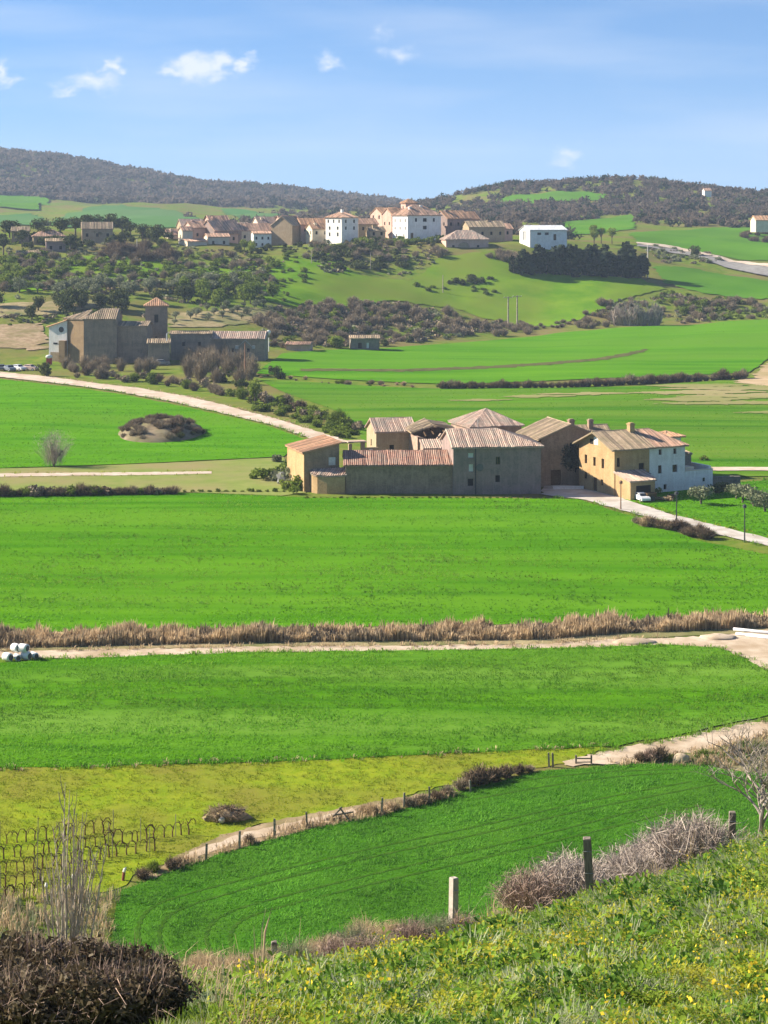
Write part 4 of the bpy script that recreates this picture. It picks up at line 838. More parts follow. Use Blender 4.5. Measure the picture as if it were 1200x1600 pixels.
    V('roadside_house', 'small pink-roofed house at the right edge beyond the green field', 1181, 880, 10, 9, 7, 3.6, 1.4, ST_CREAM, T_OR, py=356, base=-2)
    V('far_house', 'tiny white house among trees on the right skyline', 1101, 1330, 10, 5, 5, 4.5, 1.2, ST_WHITE, T_VIL, base=-2)
    V('small_shed', 'low stone shed with peaked dark roof on the green slope', 682, 640, 15, 4.2, 4, 1.9, 1.0, ST_TAN, T_GREY, py=470, base=-2)
farm(); monastery(); village()
# ------------------------------------------------------------------ vegetation on the hills and round the farm
def hills():
    def many(P, n, name, kind, m, s0, s1, label, group, mind=0, hz=1.0, cat='shrub', dmin=460):
        for p in area(P, n, dmin, mind): bush(name, kind, m, p, random.uniform(s0, s1), label, group, cat, hz)
    def trees(P, n, name, kind, m, r0, r1, th, label, group, mind=0, zs=1.0, dmin=460):
        for p in area(P, n, dmin, mind): tree(name, kind, m, p, random.uniform(r0, r1), th * random.uniform(.8, 1.2), label, group, zs=zs)
    # left slope above the abbey
    trees([(20, 452), (180, 447), (300, 445), (400, 440), (400, 456), (250, 465), (20, 468)], 34, 'olive_tree', 'olive_crown', 'olive', 2.0, 2.9, 1.3, 'grey-green olive tree in the long row above the abbey', 'olive trees in the row above the abbey', 2.5)
    trees([(270, 490), (350, 480), (430, 478), (430, 500), (330, 508), (270, 508)], 22, 'olive_tree', 'olive_crown', 'olive', 1.0, 1.7, .7, 'small pale olive tree on the dry terrace right of the bell tower', 'small olive trees on the terrace', 2.5)
    trees([(-10, 480), (60, 478), (190, 470), (300, 466), (300, 478), (220, 490), (80, 500), (-10, 505)], 17, 'holm_oak', 'crown', 'dark', 2.2, 3.4, 1.2, 'dark evergreen oak in the belt behind the abbey roofs', 'dark oaks behind the abbey', 2.5)
    trees([(280, 450), (400, 440), (430, 465), (400, 475), (280, 482)], 20, 'holm_oak', 'crown', 'green', 1.9, 3.2, 1.2, 'dull green tree on the slope right of the bell tower', 'green trees right of the bell tower', 2.5)
    many([(0, 400), (110, 400), (240, 420), (420, 400), (440, 430), (420, 450), (0, 450)], 105, 'shrub', 'round_bush', 'green', 1.4, 2.8, 'rounded green shrub on the left hillside below the houses', 'green shrubs on the left hillside', 3, 1.1)
    many([(0, 395), (430, 400), (440, 450), (0, 455)], 60, 'shrub', 'scrub', 'brush', 1.5, 2.6, 'bare grey-brown shrub on the left hillside below the houses', 'bare shrubs on the left hillside', 3, 1.2)
    trees([(0, 425), (50, 425), (50, 450), (0, 452)], 6, 'poplar', 'crown', 'spring', 1.8, 2.6, 1.0, 'fresh yellow-green tree at the left edge of the hillside', 'fresh green trees at left edge', 2.5)
    trees([(130, 415), (165, 412), (165, 432), (130, 435)], 5, 'young_tree', 'crown', 'spring', 1.5, 2.2, .8, 'fresh yellow-green bush below the white hut', 'fresh green bushes below the white hut', 2)
    trees([(310, 470), (345, 468), (345, 482), (310, 484)], 2, 'young_tree', 'crown', 'spring', 1.9, 2.4, 1, 'bright green round tree above the abbey barn', 'bright green trees above the barn', 2)
    trees([(520, 540), (545, 538), (545, 544), (520, 545)], 2, 'willow', 'crown', 'spring', 2.2, 2.7, .5, 'yellow-green willow bush beside the dark shed', 'willows by the dark shed', 1.5)
    trees([(360, 386), (395, 386), (395, 396), (360, 396)], 3, 'young_tree', 'crown', 'spring', 1.8, 2.4, 1, 'yellow-green tree in front of the white village house', 'spring trees below the white house', 2)
    for px, py, r in ((15, 366, 4.2), (60, 362, 3.4), (95, 362, 4.0), (118, 360, 4.2), (135, 357, 4.4), (148, 357, 4.0), (175, 358, 4.8), (192, 360, 4.6), (203, 364, 3.2), (222, 368, 3.0), (246, 374, 4.2), (110, 386, 3.4), (35, 378, 3.2), (70, 372, 2.8), (155, 372, 2.6), (5, 390, 3.2)):
        tree('stone_pine', 'crown', 'dark', at(px, py + 8, 560), r, 3.0, 'dark round-topped pine on the ridge left of the village', 'round pines left of the village', zs=.8)
    many([(150, 392), (210, 386), (265, 390), (270, 408), (160, 410)], 26, 'bramble_bank', 'scrub', 'brown', 2.0, 3.2, 'dark brown scrub covering the bank above the white hut', 'dark scrub on the bank above the white hut', 2, 1.3)
    many([(0, 372), (270, 372), (270, 388), (0, 392)], 34, 'shrub', 'round_bush', 'dark', 1.8, 3.2, 'dark shrub between the houses at far left', 'dark shrubs between the left houses', 3, 1.2)
    # centre slope: scrub belt at the foot, bushes below the houses
    many([(395, 500), (440, 480), (560, 474), (680, 486), (770, 508), (760, 522), (640, 534), (560, 540), (430, 545), (420, 525)], 115, 'hill_scrub', 'scrub', 'brush', 1.3, 2.7, 'grey-brown bare bush in the scrub belt at the hill foot', 'bare bushes in the scrub belt', 2, 1.25)
    many([(430, 500), (560, 478), (700, 495), (750, 512), (600, 535), (440, 540)], 34, 'hill_shrub', 'round_bush', 'green', 1.2, 2.1, 'dull green bush among the bare scrub at the hill foot', 'green bushes in the scrub belt', 3, 1.1)
    many([(480, 390), (560, 385), (640, 392), (640, 420), (560, 425), (500, 428)], 36, 'slope_shrub', 'round_bush', 'dark', 1.6, 2.9, 'dark shrub on the slope below the village houses', 'dark shrubs below the village', 2.2, 1.1)
    many([(470, 385), (600, 378), (690, 392), (690, 402), (600, 415), (480, 410)], 30, 'slope_bush', 'scrub', 'brush', 1.5, 2.6, 'bare brown bush just below the village houses', 'bare bushes below the village', 2.2, 1.2)
    many([(540, 376), (690, 378), (690, 384), (540, 384)], 16, 'garden_bush', 'round_bush', 'green', 1.6, 2.5, 'green garden bush along the village edge', 'green bushes along the village edge', 2, 1.2)
    many([(690, 438), (760, 430), (770, 440), (700, 450)], 12, 'slope_shrub', 'round_bush', 'dark', 1.3, 2.0, 'dark bush clump on the open green slope', 'bush clump on the open slope', 1.5, 1.1)
    many([(650, 445), (780, 450), (770, 462), (650, 458)], 9, 'slope_shrub', 'round_bush', 'green', 1.0, 1.8, 'scattered green bush on the open green slope', 'scattered bushes on the open slope', 3)
    many([(760, 395), (800, 400), (860, 410), (840, 418), (760, 405)], 12, 'slope_bush', 'scrub', 'brush', 1.8, 2.8, 'bare grey bush left of the cypress screen', 'bare bushes by the cypresses', 2, 1.3)
    many([(270, 396), (420, 388), (540, 376), (690, 378), (690, 386), (540, 386), (420, 398), (280, 404)], 46, 'verge_shrub', 'round_bush', 'dark', 1.0, 1.9, 'dark shrub along the foot of the village walls', 'dark shrubs along the village walls', 2, 1.1)
    many([(400, 400), (470, 395), (480, 470), (410, 475)], 26, 'meadow_bush', 'round_bush', 'green', 1.0, 2.0, 'green bush on the left edge of the hill meadow', 'bushes on the left edge of the hill meadow', 2.5)
    many([(780, 500), (860, 508), (905, 498), (960, 472), (970, 478), (910, 506), (860, 518), (780, 512)], 26, 'edge_bush', 'scrub', 'brush', .8, 1.5, 'low bare bush along the lower edge of the hill meadow', 'low bushes under the hill meadow', 1.2)
    # cypress screen
    k = 0
    for px, D, h in [(803, 672, 8), (812, 671, 9.5), (822, 672, 8.5), (833, 671, 10), (844, 670, 11), (854, 671, 10), (865, 670, 11.5), (876, 669, 12.5), (886, 670, 12), (897, 669, 13), (908, 670, 12), (918, 669, 12.5), (929, 668, 13), (940, 669, 11), (950, 668, 12.5), (961, 667, 12), (972, 668, 13), (982, 667, 13.5), (992, 667, 12.5), (1001, 666, 10.5), (870, 675, 11), (925, 675, 13), (965, 674, 13), (890, 675, 12)]:
        p = at(px, 428 + (px - 800) * .03, 560); t = thing('cypress', 'dark cypress in the dense screen right of the white shed', 'cypress', p, random.uniform(0, 6), 'cypresses in the screen')
        NIDX[0] += 1; link('crown', with_mat(KINDS['cypress_crown'][NIDX[0] % 3], FOL['cypress']), None, t, (random.uniform(-.6, .6), random.uniform(0, 3), -.4), 0, (h * random.uniform(.85, 1.1), h * random.uniform(.85, 1.1), h * random.uniform(.74, .95))); link('trunk', with_mat(TRUNKS[NIDX[0] % 3], BARK), None, t, (0, 0, 0), 0, (2, 2, h * .5))
    trees([(915, 380), (955, 376), (960, 382), (920, 388)], 4, 'young_tree', 'crown', 'spring', 2.0, 2.8, 4, 'yellow-green tree rising behind the cypress screen', 'spring trees behind the cypresses', 2)
    # right slopes
    many([(950, 470), (1060, 462), (1200, 480), (1200, 500), (1050, 508), (900, 515), (880, 510)], 46, 'hill_scrub', 'scrub', 'brush', 1.3, 2.4, 'bare bush on the rough bank above the right field', 'bare bushes above the right field', 2, 1.2)
    many([(1010, 455), (1100, 462), (1200, 475), (1200, 498), (1060, 500)], 40, 'hill_shrub', 'round_bush', 'green', 1.2, 2.2, 'dark green bush on the rough bank above the right field', 'green bushes above the right field', 2)
    for px in (962, 972, 983, 992, 1003, 1015, 1024): 
        p = at(px, 509, 500); tr, br = bare_tree(px, 11.5, .2, 3, .3, .8, 3, .66); t = thing('bare_poplar', 'pale bare poplar in the clump above the right field', 'tree', p, 0, 'bare poplars above the right field'); tr.build('trunk', BARKP, t); br.build('crown', BARKP, t)
        bush('poplar_scrub', 'broom', 'twig', p + Vector((.5, .5, 0)), 4.2, 'pale twiggy brushwood round the bare poplars', 'brushwood round the bare poplars')
    many([(1020, 385), (1110, 395), (1130, 410), (1110, 414), (1040, 410), (1010, 405)], 22, 'roadside_bush', 'round_bush', 'olive', 1.2, 2.0, 'grey-green bush beside the curving hill road', 'bushes beside the hill road', 2)
    tree('roadside_tree', 'crown', 'dark', at(1086, 402, 560), 2.8, 1.0, 'dark round tree beside the curving hill road', None)
    many([(1160, 368), (1215, 362), (1215, 382), (1165, 380)], 10, 'field_bush', 'scrub', 'brown', 2.2, 3.4, 'brown bush at the right edge of the upper green field', 'brown bushes in the upper field', 2, 1.0, dmin=700)
    many([(760, 512), (835, 508), (835, 522), (760, 528)], 12, 'hill_scrub', 'scrub', 'brush', 1.6, 2.3, 'bare bush on the mound at the foot of the twin poles', 'bare bushes under the twin poles', 1.5)
    # hedge between the right fields
    for i in range(52):
        px = 690 + i * 9.2 + random.uniform(-3, 3); py = np.interp(px, [690, 870, 1000, 1165], [608, 606, 600, 592])
        bush('hedge_bush', 'scrub', random.choice(['brown', 'brush', 'brown']), at(px, py), random.uniform(1.0, 1.9) * (1.25 if 960 < px < 1170 else 1), 'brown bush in the hedge between the right fields', 'hedge bushes between the right fields', hz=1.1)
    for i in range(24):
        px = random.uniform(405, 690); py = np.interp(px, [405, 520, 690], [588, 599, 606]) + random.uniform(-2, 2); bush('hedge_bush', 'scrub', random.choice(['brush', 'green', 'straw']), at(px, py), random.uniform(.4, 1.1) ** 1.3, 'low brown bush on the bank left of the field hedge', 'low bank bushes')
    # bushes along the road bank between abbey and farm
    for i in range(44):
        t = i / 43; px = 110 + t * 450 + random.uniform(-6, 6); py = np.interp(px, [110, 200, 300, 400, 500, 565], [590, 598, 610, 628, 655, 682]) - random.uniform(0, 10)
        bush('roadside_bush', random.choice(['scrub', 'scrub', 'round_bush']), random.choice(['brush', 'brown', 'green', 'brush']), at(px, py), random.uniform(1.0, 2.0), 'bush on the bank above the gravel road', 'bushes on the bank above the gravel road', hz=1.2)
    many([(390, 628), (450, 640), (540, 660), (575, 685), (540, 688), (470, 665), (400, 645)], 40, 'bank_shrub', 'round_bush', 'green', .9, 1.7, 'green shrub on the bank between gravel road and field', 'green shrubs on the road bank', 1.2, dmin=200)
    many([(290, 560), (350, 560), (400, 585), (390, 605), (330, 600), (290, 590)], 26, 'yard_bush', 'bare_scrub', 'brush', 1.6, 2.8, 'tall bare bush in front of the abbey cloister', 'tall bare bushes by the cloister', 1.5, 1.5, dmin=200)
    many([(95, 562), (240, 572), (240, 588), (100, 582)], 20, 'yard_bush', 'bare_scrub', 'brush', 1.2, 2.2, 'bare bush below the abbey church', 'bare bushes below the abbey church', 2, 1.3, dmin=200)
    for px, py, s in ((428, 585, 2.4), (436, 592, 2.2), (520, 541, 2), (600, 540, 2.2), (640, 535, 2), (350, 596, 2.6), (375, 608, 2.8), (395, 630, 2.0)):
        bush('lone_bush', 'round_bush', 'dark', at(px, py), s * .8, 'dark bush standing alone near the edge of the green field', 'lone dark bushes by the field', hz=1.2)
    p = at(398, 632); tree('sapling', 'crown', 'spring', p, 1.7, 1.8, 'pale green sapling beside the gravel road bank', None, zs=1.5)
    p = at(68, 588); bush('dark_bush', 'round_bush', 'dark', p, 2.3, 'dark rounded bush beside the parked cars', None, hz=1.3)
    # left field: mound, bush tree, hedge
    P = at(238, 692); m = MB(); V = []; F = []; nr, ns = 12, 40
    for i in range(nr + 1):
        for j in range(ns):
            a = 6.2832 * j / ns; k = i / nr; x = 7.7 * k * math.cos(a) * (1 + .06 * math.sin(3 * a)); y = 13.0 * k * math.sin(a); 
            z = 2.5 * (1 - k ** 2) ** .9 * (1 + .10 * math.sin(x * 1.1) * math.cos(y * .8)) + (random.gauss(0, .10) if 0 < k < 1 else 0) - (.3 if k == 1 else 0); V.append((x, y + 12.0, max(z, -.3)))
    for i in range(nr):
        for j in range(ns): F.append((i * ns + j, (i + 1) * ns + j, (i + 1) * ns + (j + 1) % ns, i * ns + (j + 1) % ns))
    m.add(V, F); o = m.build('earth_mound', mat('mound_soil', (0.17, 0.13, 0.085), (0.27, 0.22, 0.15), .5, c=(0.13, 0.13, 0.06), scale2=.2, bump=.6), None, True, P); tag(o, 'oval bare earth mound rising from the left green field', 'mound')
    for k in range(95):
        a = random.uniform(0, 6.28); r_ = math.sqrt(random.uniform(.01, .96)); x, y = 7.2 * r_ * math.cos(a), 12 * r_ * math.sin(a); z = 2.5 * (1 - r_ ** 2) ** .9
        bush('mound_shrub', 'scrub', random.choice(['brown', 'brush', 'brush'] if x < 3 else ['brown', 'dark', 'brown']), P + Vector((x, y + 12.0, z - .1)), random.uniform(.7, 1.3), 'brown shrub growing on the bare earth mound', 'shrubs on the mound')
    p = at(84, 729); t = thing('bare_bush_tree', 'bare many-stemmed bush tree standing in the left green field', 'tree', p); 
    link('crown', with_mat(npmesh('crown', *merge(twigs(420, 3.6, 6.0, 55, .018), leafy(700, (3.4, 3.4, 2.4), 16, .30, 57, .04, 3.9))), FOL['twig']), None, t)
    tr, br = bare_tree(51, 7.0, .20, 4, .5, .45, 4, .74, (0, 0), 5, .18); tr.build('trunk', BARK, t); br.build('stem', BARK, t)
    for i in range(24):
        px = -6 + i * 12; bush('hedge_bush', random.choice(['scrub', 'scrub', 'round_bush']), random.choice(['brown', 'brush', 'brown', 'green']), at(px, 776 - i * .15), random.uniform(1.0, 1.7), 'bush in the brown hedge along the far edge of the big field', 'hedge along the left of the big field', hz=1.05)
    for i in range(14):
        px = 275 + i * 13; bush('ditch_plant', 'round_bush', 'green', at(px, 769), random.uniform(.3, .6), 'low green tuft along the edge of the big field', 'low tufts along the field edge')
    for px, py, s, m_ in ((406, 748, 1.6, 'green'), (420, 750, 2.0, 'green'), (436, 752, 1.8, 'olive'), (450, 752, 2.4, 'green'), (462, 758, 2.4, 'olive'), (470, 766, 1.8, 'green'), (445, 765, 1.3, 'spring'), (460, 772, 1.0, 'green'), (432, 722, 1.2, 'olive')):
        bush('farm_bush', 'round_bush', m_, at(px, py), s, 'leafy bush against the left wall of the stone shed', 'bushes left of the shed', hz=1.2)
    for i in range(36):
        px = 480 + i * 10.6; bush('wall_weed', 'round_bush', 'green', at(px, 779), random.uniform(.18, .38), 'low weed clump along the foot of the farm walls', 'weeds along the farm walls')
    # right of the farm
    for px, py, r_ in ((1096, 788, 1.8), (1160, 786, 1.7), (1178, 792, 1.8), (1196, 800, 1.9), (1150, 780, 1.4)):
        tree('olive_tree', 'olive_crown', 'olive', at(px, py), r_, .6, 'grey-green olive tree on the grass right of the white yard', 'olive trees right of the farm')
    for i in range(26):
        t = i / 25; px = 996 + 112 * t; py = 818 + 26 * t - 4 * math.sin(t * 3); bush('verge_bush', 'scrub', random.choice(['brown', 'brush', 'brown', 'straw']), at(px + random.uniform(-4, 4), py + random.uniform(-4, 4)), random.uniform(.7, 1.25), 'dry brown bush on the verge below the farm road', 'dry bushes on the farm road verge')
    for px, py, s, m_ in ((1042, 783, .9, 'straw'), (1050, 780, .8, 'brown'), (1030, 782, .7, 'straw'), (1022, 772, 1.0, 'green'), (1020, 768, 1.1, 'olive'), (1010, 772, .8, 'dark'), (1118, 770, 1.4, 'dark'), (1130, 768, 1.4, 'dark'), (1100, 720, .9, 'green')):
        bush('garden_bush', 'round_bush', m_, at(px, py), s, 'garden bush beside the white house and lean-to', 'garden bushes by the white house')
hills()
def forest():
    far_p = [leafy(22, (1, 1, .8), 6, .46, 700 + i, .5, .5) for i in range(5)]; near_p = [leafy(46, (1, 1, .85), 7, .40, 720 + i, .30, .5) for i in range(5)]
    pts = []
    def fill(x0, x1, D0, D1, gap, keep=None):
        n = int((x1 - x0) / FL * (D0 + D1) / 2 * (D1 - D0) / gap ** 2)
        D = rng.uniform(D0, D1, n); u = rng.uniform(x0, x1, n); X = (u - 600) / FL * D
        ok = np.ones(n, bool) if keep is None else keep(u, D, X)
        pts.append(np.column_stack([X[ok], D[ok], height(X[ok], D[ok]), np.full(ok.sum(), 1.0)]))
    nofield = [np.array(world_poly(P, d))[:, :2] for P, d in (([(775, 316), (800, 306), (860, 301), (910, 300), (948, 305), (940, 313), (850, 318), (780, 320)], 1050), ([(-80, 303), (40, 306), (75, 316), (60, 330), (-80, 325)], 1500),
              ([(85, 345), (130, 328), (190, 320), (250, 326), (320, 346), (320, 358), (100, 358)], 1000), ([(345, 327), (400, 331), (445, 341), (380, 347)], 1200), ([(-80, 329), (50, 334), (95, 352), (-80, 358)], 1000), ([(875, 348), (995, 336), (990, 358), (890, 368)], 800))]
    def clear(u, D, X):
        k = np.ones(len(u), bool)
        for P in nofield: k &= ~inpoly(X, D, P)
        return k
    fill(-300, 760, 1800, 2570, 9.4, clear)
    fill(380, 1500, 1120, 1560, 7.6, lambda u, D, X: clear(u, D, X) & (rng.random(len(u)) < np.where((u > 600), 1, .35)) & (snoise(X, D, 60, 31, 2) > -.55))
    fill(740, 1600, 960, 1120, 7.5, lambda u, D, X: clear(u, D, X) & (snoise(X, D, 50, 33, 2) > -.3))
    fill(330, 900, 790, 1100, 9, lambda u, D, X: clear(u, D, X) & (snoise(X, D, 50, 34, 2) > .1))
    fill(-350, 420, 1000, 1300, 14, lambda u, D, X: clear(u, D, X) & (snoise(X, D, 70, 35, 2) > .35))
    p = np.vstack(pts); n = len(p)
    sc = rng.uniform(2.8, 5.0, n) * np.where(p[:, 1] > 1700, 1.2, .8)
    tint = np.clip(.5 + .5 * snoise(p[:, 0], p[:, 1], 120, 36, 3) * .6 + rng.normal(0, .12, n), 0, 1)
    dark = (rng.random(n) < np.where(p[:, 1] > 1700, .12, .2))
    for nm, sel, mt in (('bare_wood', ~dark, 'forest'), ('evergreen_wood', dark, 'cypress')):
        for fs in (p[:, 1] > 1700, p[:, 1] <= 1700):
            k = sel & fs; q = p[k]; V, F, T = tile_out(far_p if q[0, 1] > 1700 else near_p, q[:, :3], sc[k], rng.uniform(0, 6.28, len(q)), rng.integers(0, 5, len(q)), tint[k])
            o = link(nm, npmesh(nm, V, F, T), FOL[mt]); tag(o, kind='stuff')
def undergrowth():
    """low scrub that knits the hillside together"""
    protos = [merge(leafy(26, (1, 1, .5), 5, .26, 750 + i, .6, .35), twigs(16, 1, .9, 760 + i, .06)) for i in range(5)]
    def cover(P, dens, split, seed, lo=.7, hi=1.6):
        W_ = np.array([(p.x, p.y) for p in world_poly(P, 478)]); x0, y0 = W_.min(0); x1, y1 = W_.max(0); n = int((x1 - x0) * (y1 - y0) * dens)
        x = rng.uniform(x0, x1, n); y = rng.uniform(y0, y1, n); k = inpoly(x, y, W_) & (snoise(x, y, 30, seed, 3) > -.35); x, y = x[k], y[k]
        g = snoise(x, y, 40, seed + 1, 3) + rng.normal(0, .35, len(x))
        for nm, sel, m in (('hill_undergrowth', g < split, 'brush'), ('hill_undergrowth', (g >= split) & (g < split + .5), 'olive'), ('hill_undergrowth', g >= split + .5, 'green')):
            q = np.column_stack([x[sel], y[sel], height(x[sel], y[sel])]); m_ = len(q)
            if not m_: continue
            V, F, T = tile_out(protos, q, rng.uniform(lo, hi, m_), rng.uniform(0, 6.28, m_), rng.integers(0, 5, m_), rng.random(m_)); o = link(nm, npmesh(nm, V, F, T), FOL[m]); tag(o, kind='stuff')
    cover([(-60, 382), (270, 384), (440, 404), (410, 470), (300, 482), (150, 466), (-60, 474)], .085, -.1, 91)
    cover([(-60, 482), (60, 496), (150, 484), (260, 478), (270, 492), (180, 512), (60, 508), (-60, 512)], .10, .0, 93)
    cover([(395, 498), (440, 478), (560, 472), (690, 482), (790, 508), (760, 524), (640, 536), (560, 543), (425, 548)], .16, .6, 95, .8, 1.7)
    cover([(470, 384), (690, 384), (700, 402), (640, 432), (560, 426), (500, 430)], .09, .1, 97)
    cover([(890, 512), (960, 470), (1040, 456), (1260, 478), (1260, 498), (1060, 506)], .11, .1, 99)
    cover([(1000, 384), (1110, 396), (1130, 412), (1040, 412)], .08, -.2, 101)
    cover([(100, 575), (250, 588), (400, 622), (560, 676), (570, 690), (520, 682), (420, 650), (300, 616), (110, 592)], .14, .3, 103, .35, .8)
undergrowth()
forest()
# ------------------------------------------------------------------ crops, reeds and plants of the foreground
def scatter(name, protos, pts, sc, mt, tint=None, sz=None, kind='stuff'):
    n = len(pts)
    if not n: return
    V, F, T = tile_out(protos, pts, sc, rng.uniform(0, 6.28, n), rng.integers(0, len(protos), n), rng.random(n) if tint is None else tint, sz)
    o = link(name, npmesh(name, V, F, T), FOL[mt] if isinstance(mt, str) else mt); tag(o, kind=kind); return o
def blades(n, h, spread, wd, seed, bend=.35, foot=.25, one=False):
    """a tuft of bent blades, each two quads tapering to its tip"""
    r = np.random.default_rng(seed); th = r.uniform(0, 6.283, n); k = r.uniform(.2, 1, n)
    p0 = np.column_stack([np.cos(th) * spread * foot * k, np.sin(th) * spread * foot * k, np.zeros(n)])
    hh = h * r.uniform(.6, 1.1, n)
    mid = p0 + np.column_stack([np.cos(th) * spread * .35 * k, np.sin(th) * spread * .35 * k, hh * .65]); tip = p0 + np.column_stack([np.cos(th) * spread * k, np.sin(th) * spread * k, hh * (1 - bend * k)])
    ph = th + 1.57 + r.normal(0, .5, n); sd = np.column_stack([np.cos(ph), np.sin(ph), np.zeros(n)]) * wd / 2 * r.uniform(.7, 1.3, (n, 1))
    if one: return np.stack([p0 - sd * .8, p0 + sd * .8, tip + sd * .35, tip - sd * .35], 1).reshape(-1, 3), np.arange(4 * n).reshape(-1, 4), np.repeat(r.uniform(0, 1, n), 4)
    V = np.stack([p0 - sd * .6, p0 + sd * .6, mid + sd, mid - sd, tip + sd * .15, tip - sd * .15], 1).reshape(-1, 3); i = np.arange(n)[:, None] * 6
    return V, np.concatenate([i + [0, 1, 2, 3], i + [3, 2, 4, 5]]), np.repeat(r.uniform(0, 1, n), 6)
def pts_in(P, dens, clip=True):
    W_ = np.array([(p.x, p.y) for p in world_poly(P)]); x0, y0 = W_.min(0); x1, y1 = W_.max(0)
    n = int((x1 - x0) * (y1 - y0) * dens); x = rng.uniform(x0, x1, n); y = rng.uniform(y0, y1, n)
    k = inpoly(x, y, W_) & (np.abs(x / np.maximum(y, 1)) < .225)
    x, y = x[k], y[k]; return np.column_stack([x, y, height(x, y)])
def line_w(P): return [(p.x, p.y) for p in world_poly(P)]
def crops():
    W1 = [blades(6, .27, .26, .056, 800 + i, .5, .9, True) for i in range(6)]
    p = pts_in(FIELD_FRONT, 21)
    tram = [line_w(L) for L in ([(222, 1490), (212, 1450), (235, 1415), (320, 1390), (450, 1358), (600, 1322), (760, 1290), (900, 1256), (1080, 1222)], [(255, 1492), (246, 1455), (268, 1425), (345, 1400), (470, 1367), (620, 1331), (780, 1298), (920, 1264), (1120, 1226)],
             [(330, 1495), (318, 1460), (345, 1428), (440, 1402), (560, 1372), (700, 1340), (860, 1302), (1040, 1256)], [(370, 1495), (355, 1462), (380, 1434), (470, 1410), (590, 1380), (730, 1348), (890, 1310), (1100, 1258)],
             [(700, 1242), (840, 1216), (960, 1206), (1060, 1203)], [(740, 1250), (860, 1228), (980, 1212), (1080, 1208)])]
    RUT = mat('rut_soil_shade', (0.030, 0.085, 0.009), (0.052, 0.12, 0.014), 1.5, bump=.5)  # soil of the wheel ruts, with the shade between the blades painted in
    def chaikin(L):
        for _ in range(4):
            q = [L[0]]
            for a, b in zip(L, L[1:]): q += [(a[0] * .75 + b[0] * .25, a[1] * .75 + b[1] * .25), (a[0] * .25 + b[0] * .75, a[1] * .25 + b[1] * .75)]
            L = q + [L[-1]]
        return L
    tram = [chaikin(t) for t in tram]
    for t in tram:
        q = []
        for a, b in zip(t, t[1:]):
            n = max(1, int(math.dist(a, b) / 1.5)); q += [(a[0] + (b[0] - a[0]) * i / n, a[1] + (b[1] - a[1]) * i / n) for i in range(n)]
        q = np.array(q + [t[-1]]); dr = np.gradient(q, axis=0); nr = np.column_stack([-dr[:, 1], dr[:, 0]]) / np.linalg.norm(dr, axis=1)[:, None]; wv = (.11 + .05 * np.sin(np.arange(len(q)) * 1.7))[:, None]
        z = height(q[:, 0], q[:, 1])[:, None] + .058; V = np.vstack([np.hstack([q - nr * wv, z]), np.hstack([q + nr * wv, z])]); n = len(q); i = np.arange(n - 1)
        tag(link('shaded_wheel_rut', npmesh('shaded_wheel_rut', V, np.stack([i, i + 1, i + 1 + n, i + n], 1)), RUT), kind='structure')
    d = np.min([dist_line(p[:, 0], p[:, 1], t) for t in tram], 0) + .12 * snoise(p[:, 0], p[:, 1], 4, 61, 2)
    k = (d > .26) | (snoise(p[:, 0], p[:, 1], 6, 60, 2) > .25); p = p[k]; d = d[k]
    h = (.85 + .22 * snoise(p[:, 0], p[:, 1], 7, 62, 3) + rng.normal(0, .1, len(p))) * np.clip((d + .25) / .9, .6, 1); tn = np.clip(.45 + .45 * snoise(p[:, 0], p[:, 1], 10, 63, 3) + rng.normal(0, .07, len(p)), 0, 1)
    scatter('wheat_blades', W1, p, np.clip(rng.uniform(.8, 1.25, len(p)), .3, 2), 'wheat3', tn, np.clip(h, .35, 1.4))
    W2 = [blades(4, .26, .28, .08, 820 + i, .55, .9, True) for i in range(6)]
    p = pts_in(FIELD_MID, 14)
    g = snoise(p[:, 0] * .35, p[:, 1] * 1.3, 5, 64, 3); row = np.abs(((p[:, 1] + .035 * p[:, 0] + .5 * snoise(p[:, 0], p[:, 1], 40, 58, 2)) % 3.4) - 1.7); k = (g > -1.0) & ((row > .16) | (snoise(p[:, 0], p[:, 1], 14, 59, 2) > .15)); p = p[k]
    gash = [(400, 1054, 60), (960, 1040, 40), (1080, 1115, 45), (1040, 1158, 30), (60, 1060, 30), (30, 1072, 26), (980, 1039, 25), (500, 1085, 30), (640, 1172, 60), (760, 1169, 60), (150, 1112, 25)]
    keep = np.ones(len(p), bool)
    gash += [(random.uniform(0, 1180), random.uniform(1035, 1168), random.uniform(14, 46)) for _ in range(46)]
    for gx, gy, L in gash:
        q = at(gx, gy); l = L / FL * q.y; keep &= ~(((p[:, 0] - q.x) / (l / 2)) ** 2 + ((p[:, 1] - q.y) / .85) ** 2 < 1 + .5 * snoise(p[:, 0], p[:, 1], 2, 65, 2))
    p = p[keep]
    h = .9 + .25 * snoise(p[:, 0] * .3, p[:, 1], 6, 66, 3) + rng.normal(0, .1, len(p)); tn = np.clip(.5 + .35 * snoise(p[:, 0] * .25, p[:, 1], 9, 67, 3) + .35 * snoise(p[:, 0] * .3, p[:, 1], 26, 77, 2) + rng.normal(0, .07, len(p)), 0, 1)
    right = np.clip((p[:, 0] / p[:, 1] * FL + 600 - 800) / 300, 0, 1) * np.clip(1 - (p[:, 1] - 145) / 30, 0.2, 1)
    y2 = rng.random(len(p)) < np.clip(.2 + .45 * right + .5 * snoise(p[:, 0] * .25, p[:, 1], 30, 51, 2), 0, 1)
    scatter('wheat_blades', W2, p[~y2], rng.uniform(.8, 1.3, (~y2).sum()), 'wheat', tn[~y2], np.clip(h[~y2], .3, 1.5)); scatter('wheat_blades', W2, p[y2], rng.uniform(.8, 1.3, y2.sum()), 'wheat2', tn[y2], np.clip(h[y2], .3, 1.5))
    W3 = [blades(4, .25, .46, .16, 840 + i, .55, .9, True) for i in range(5)]
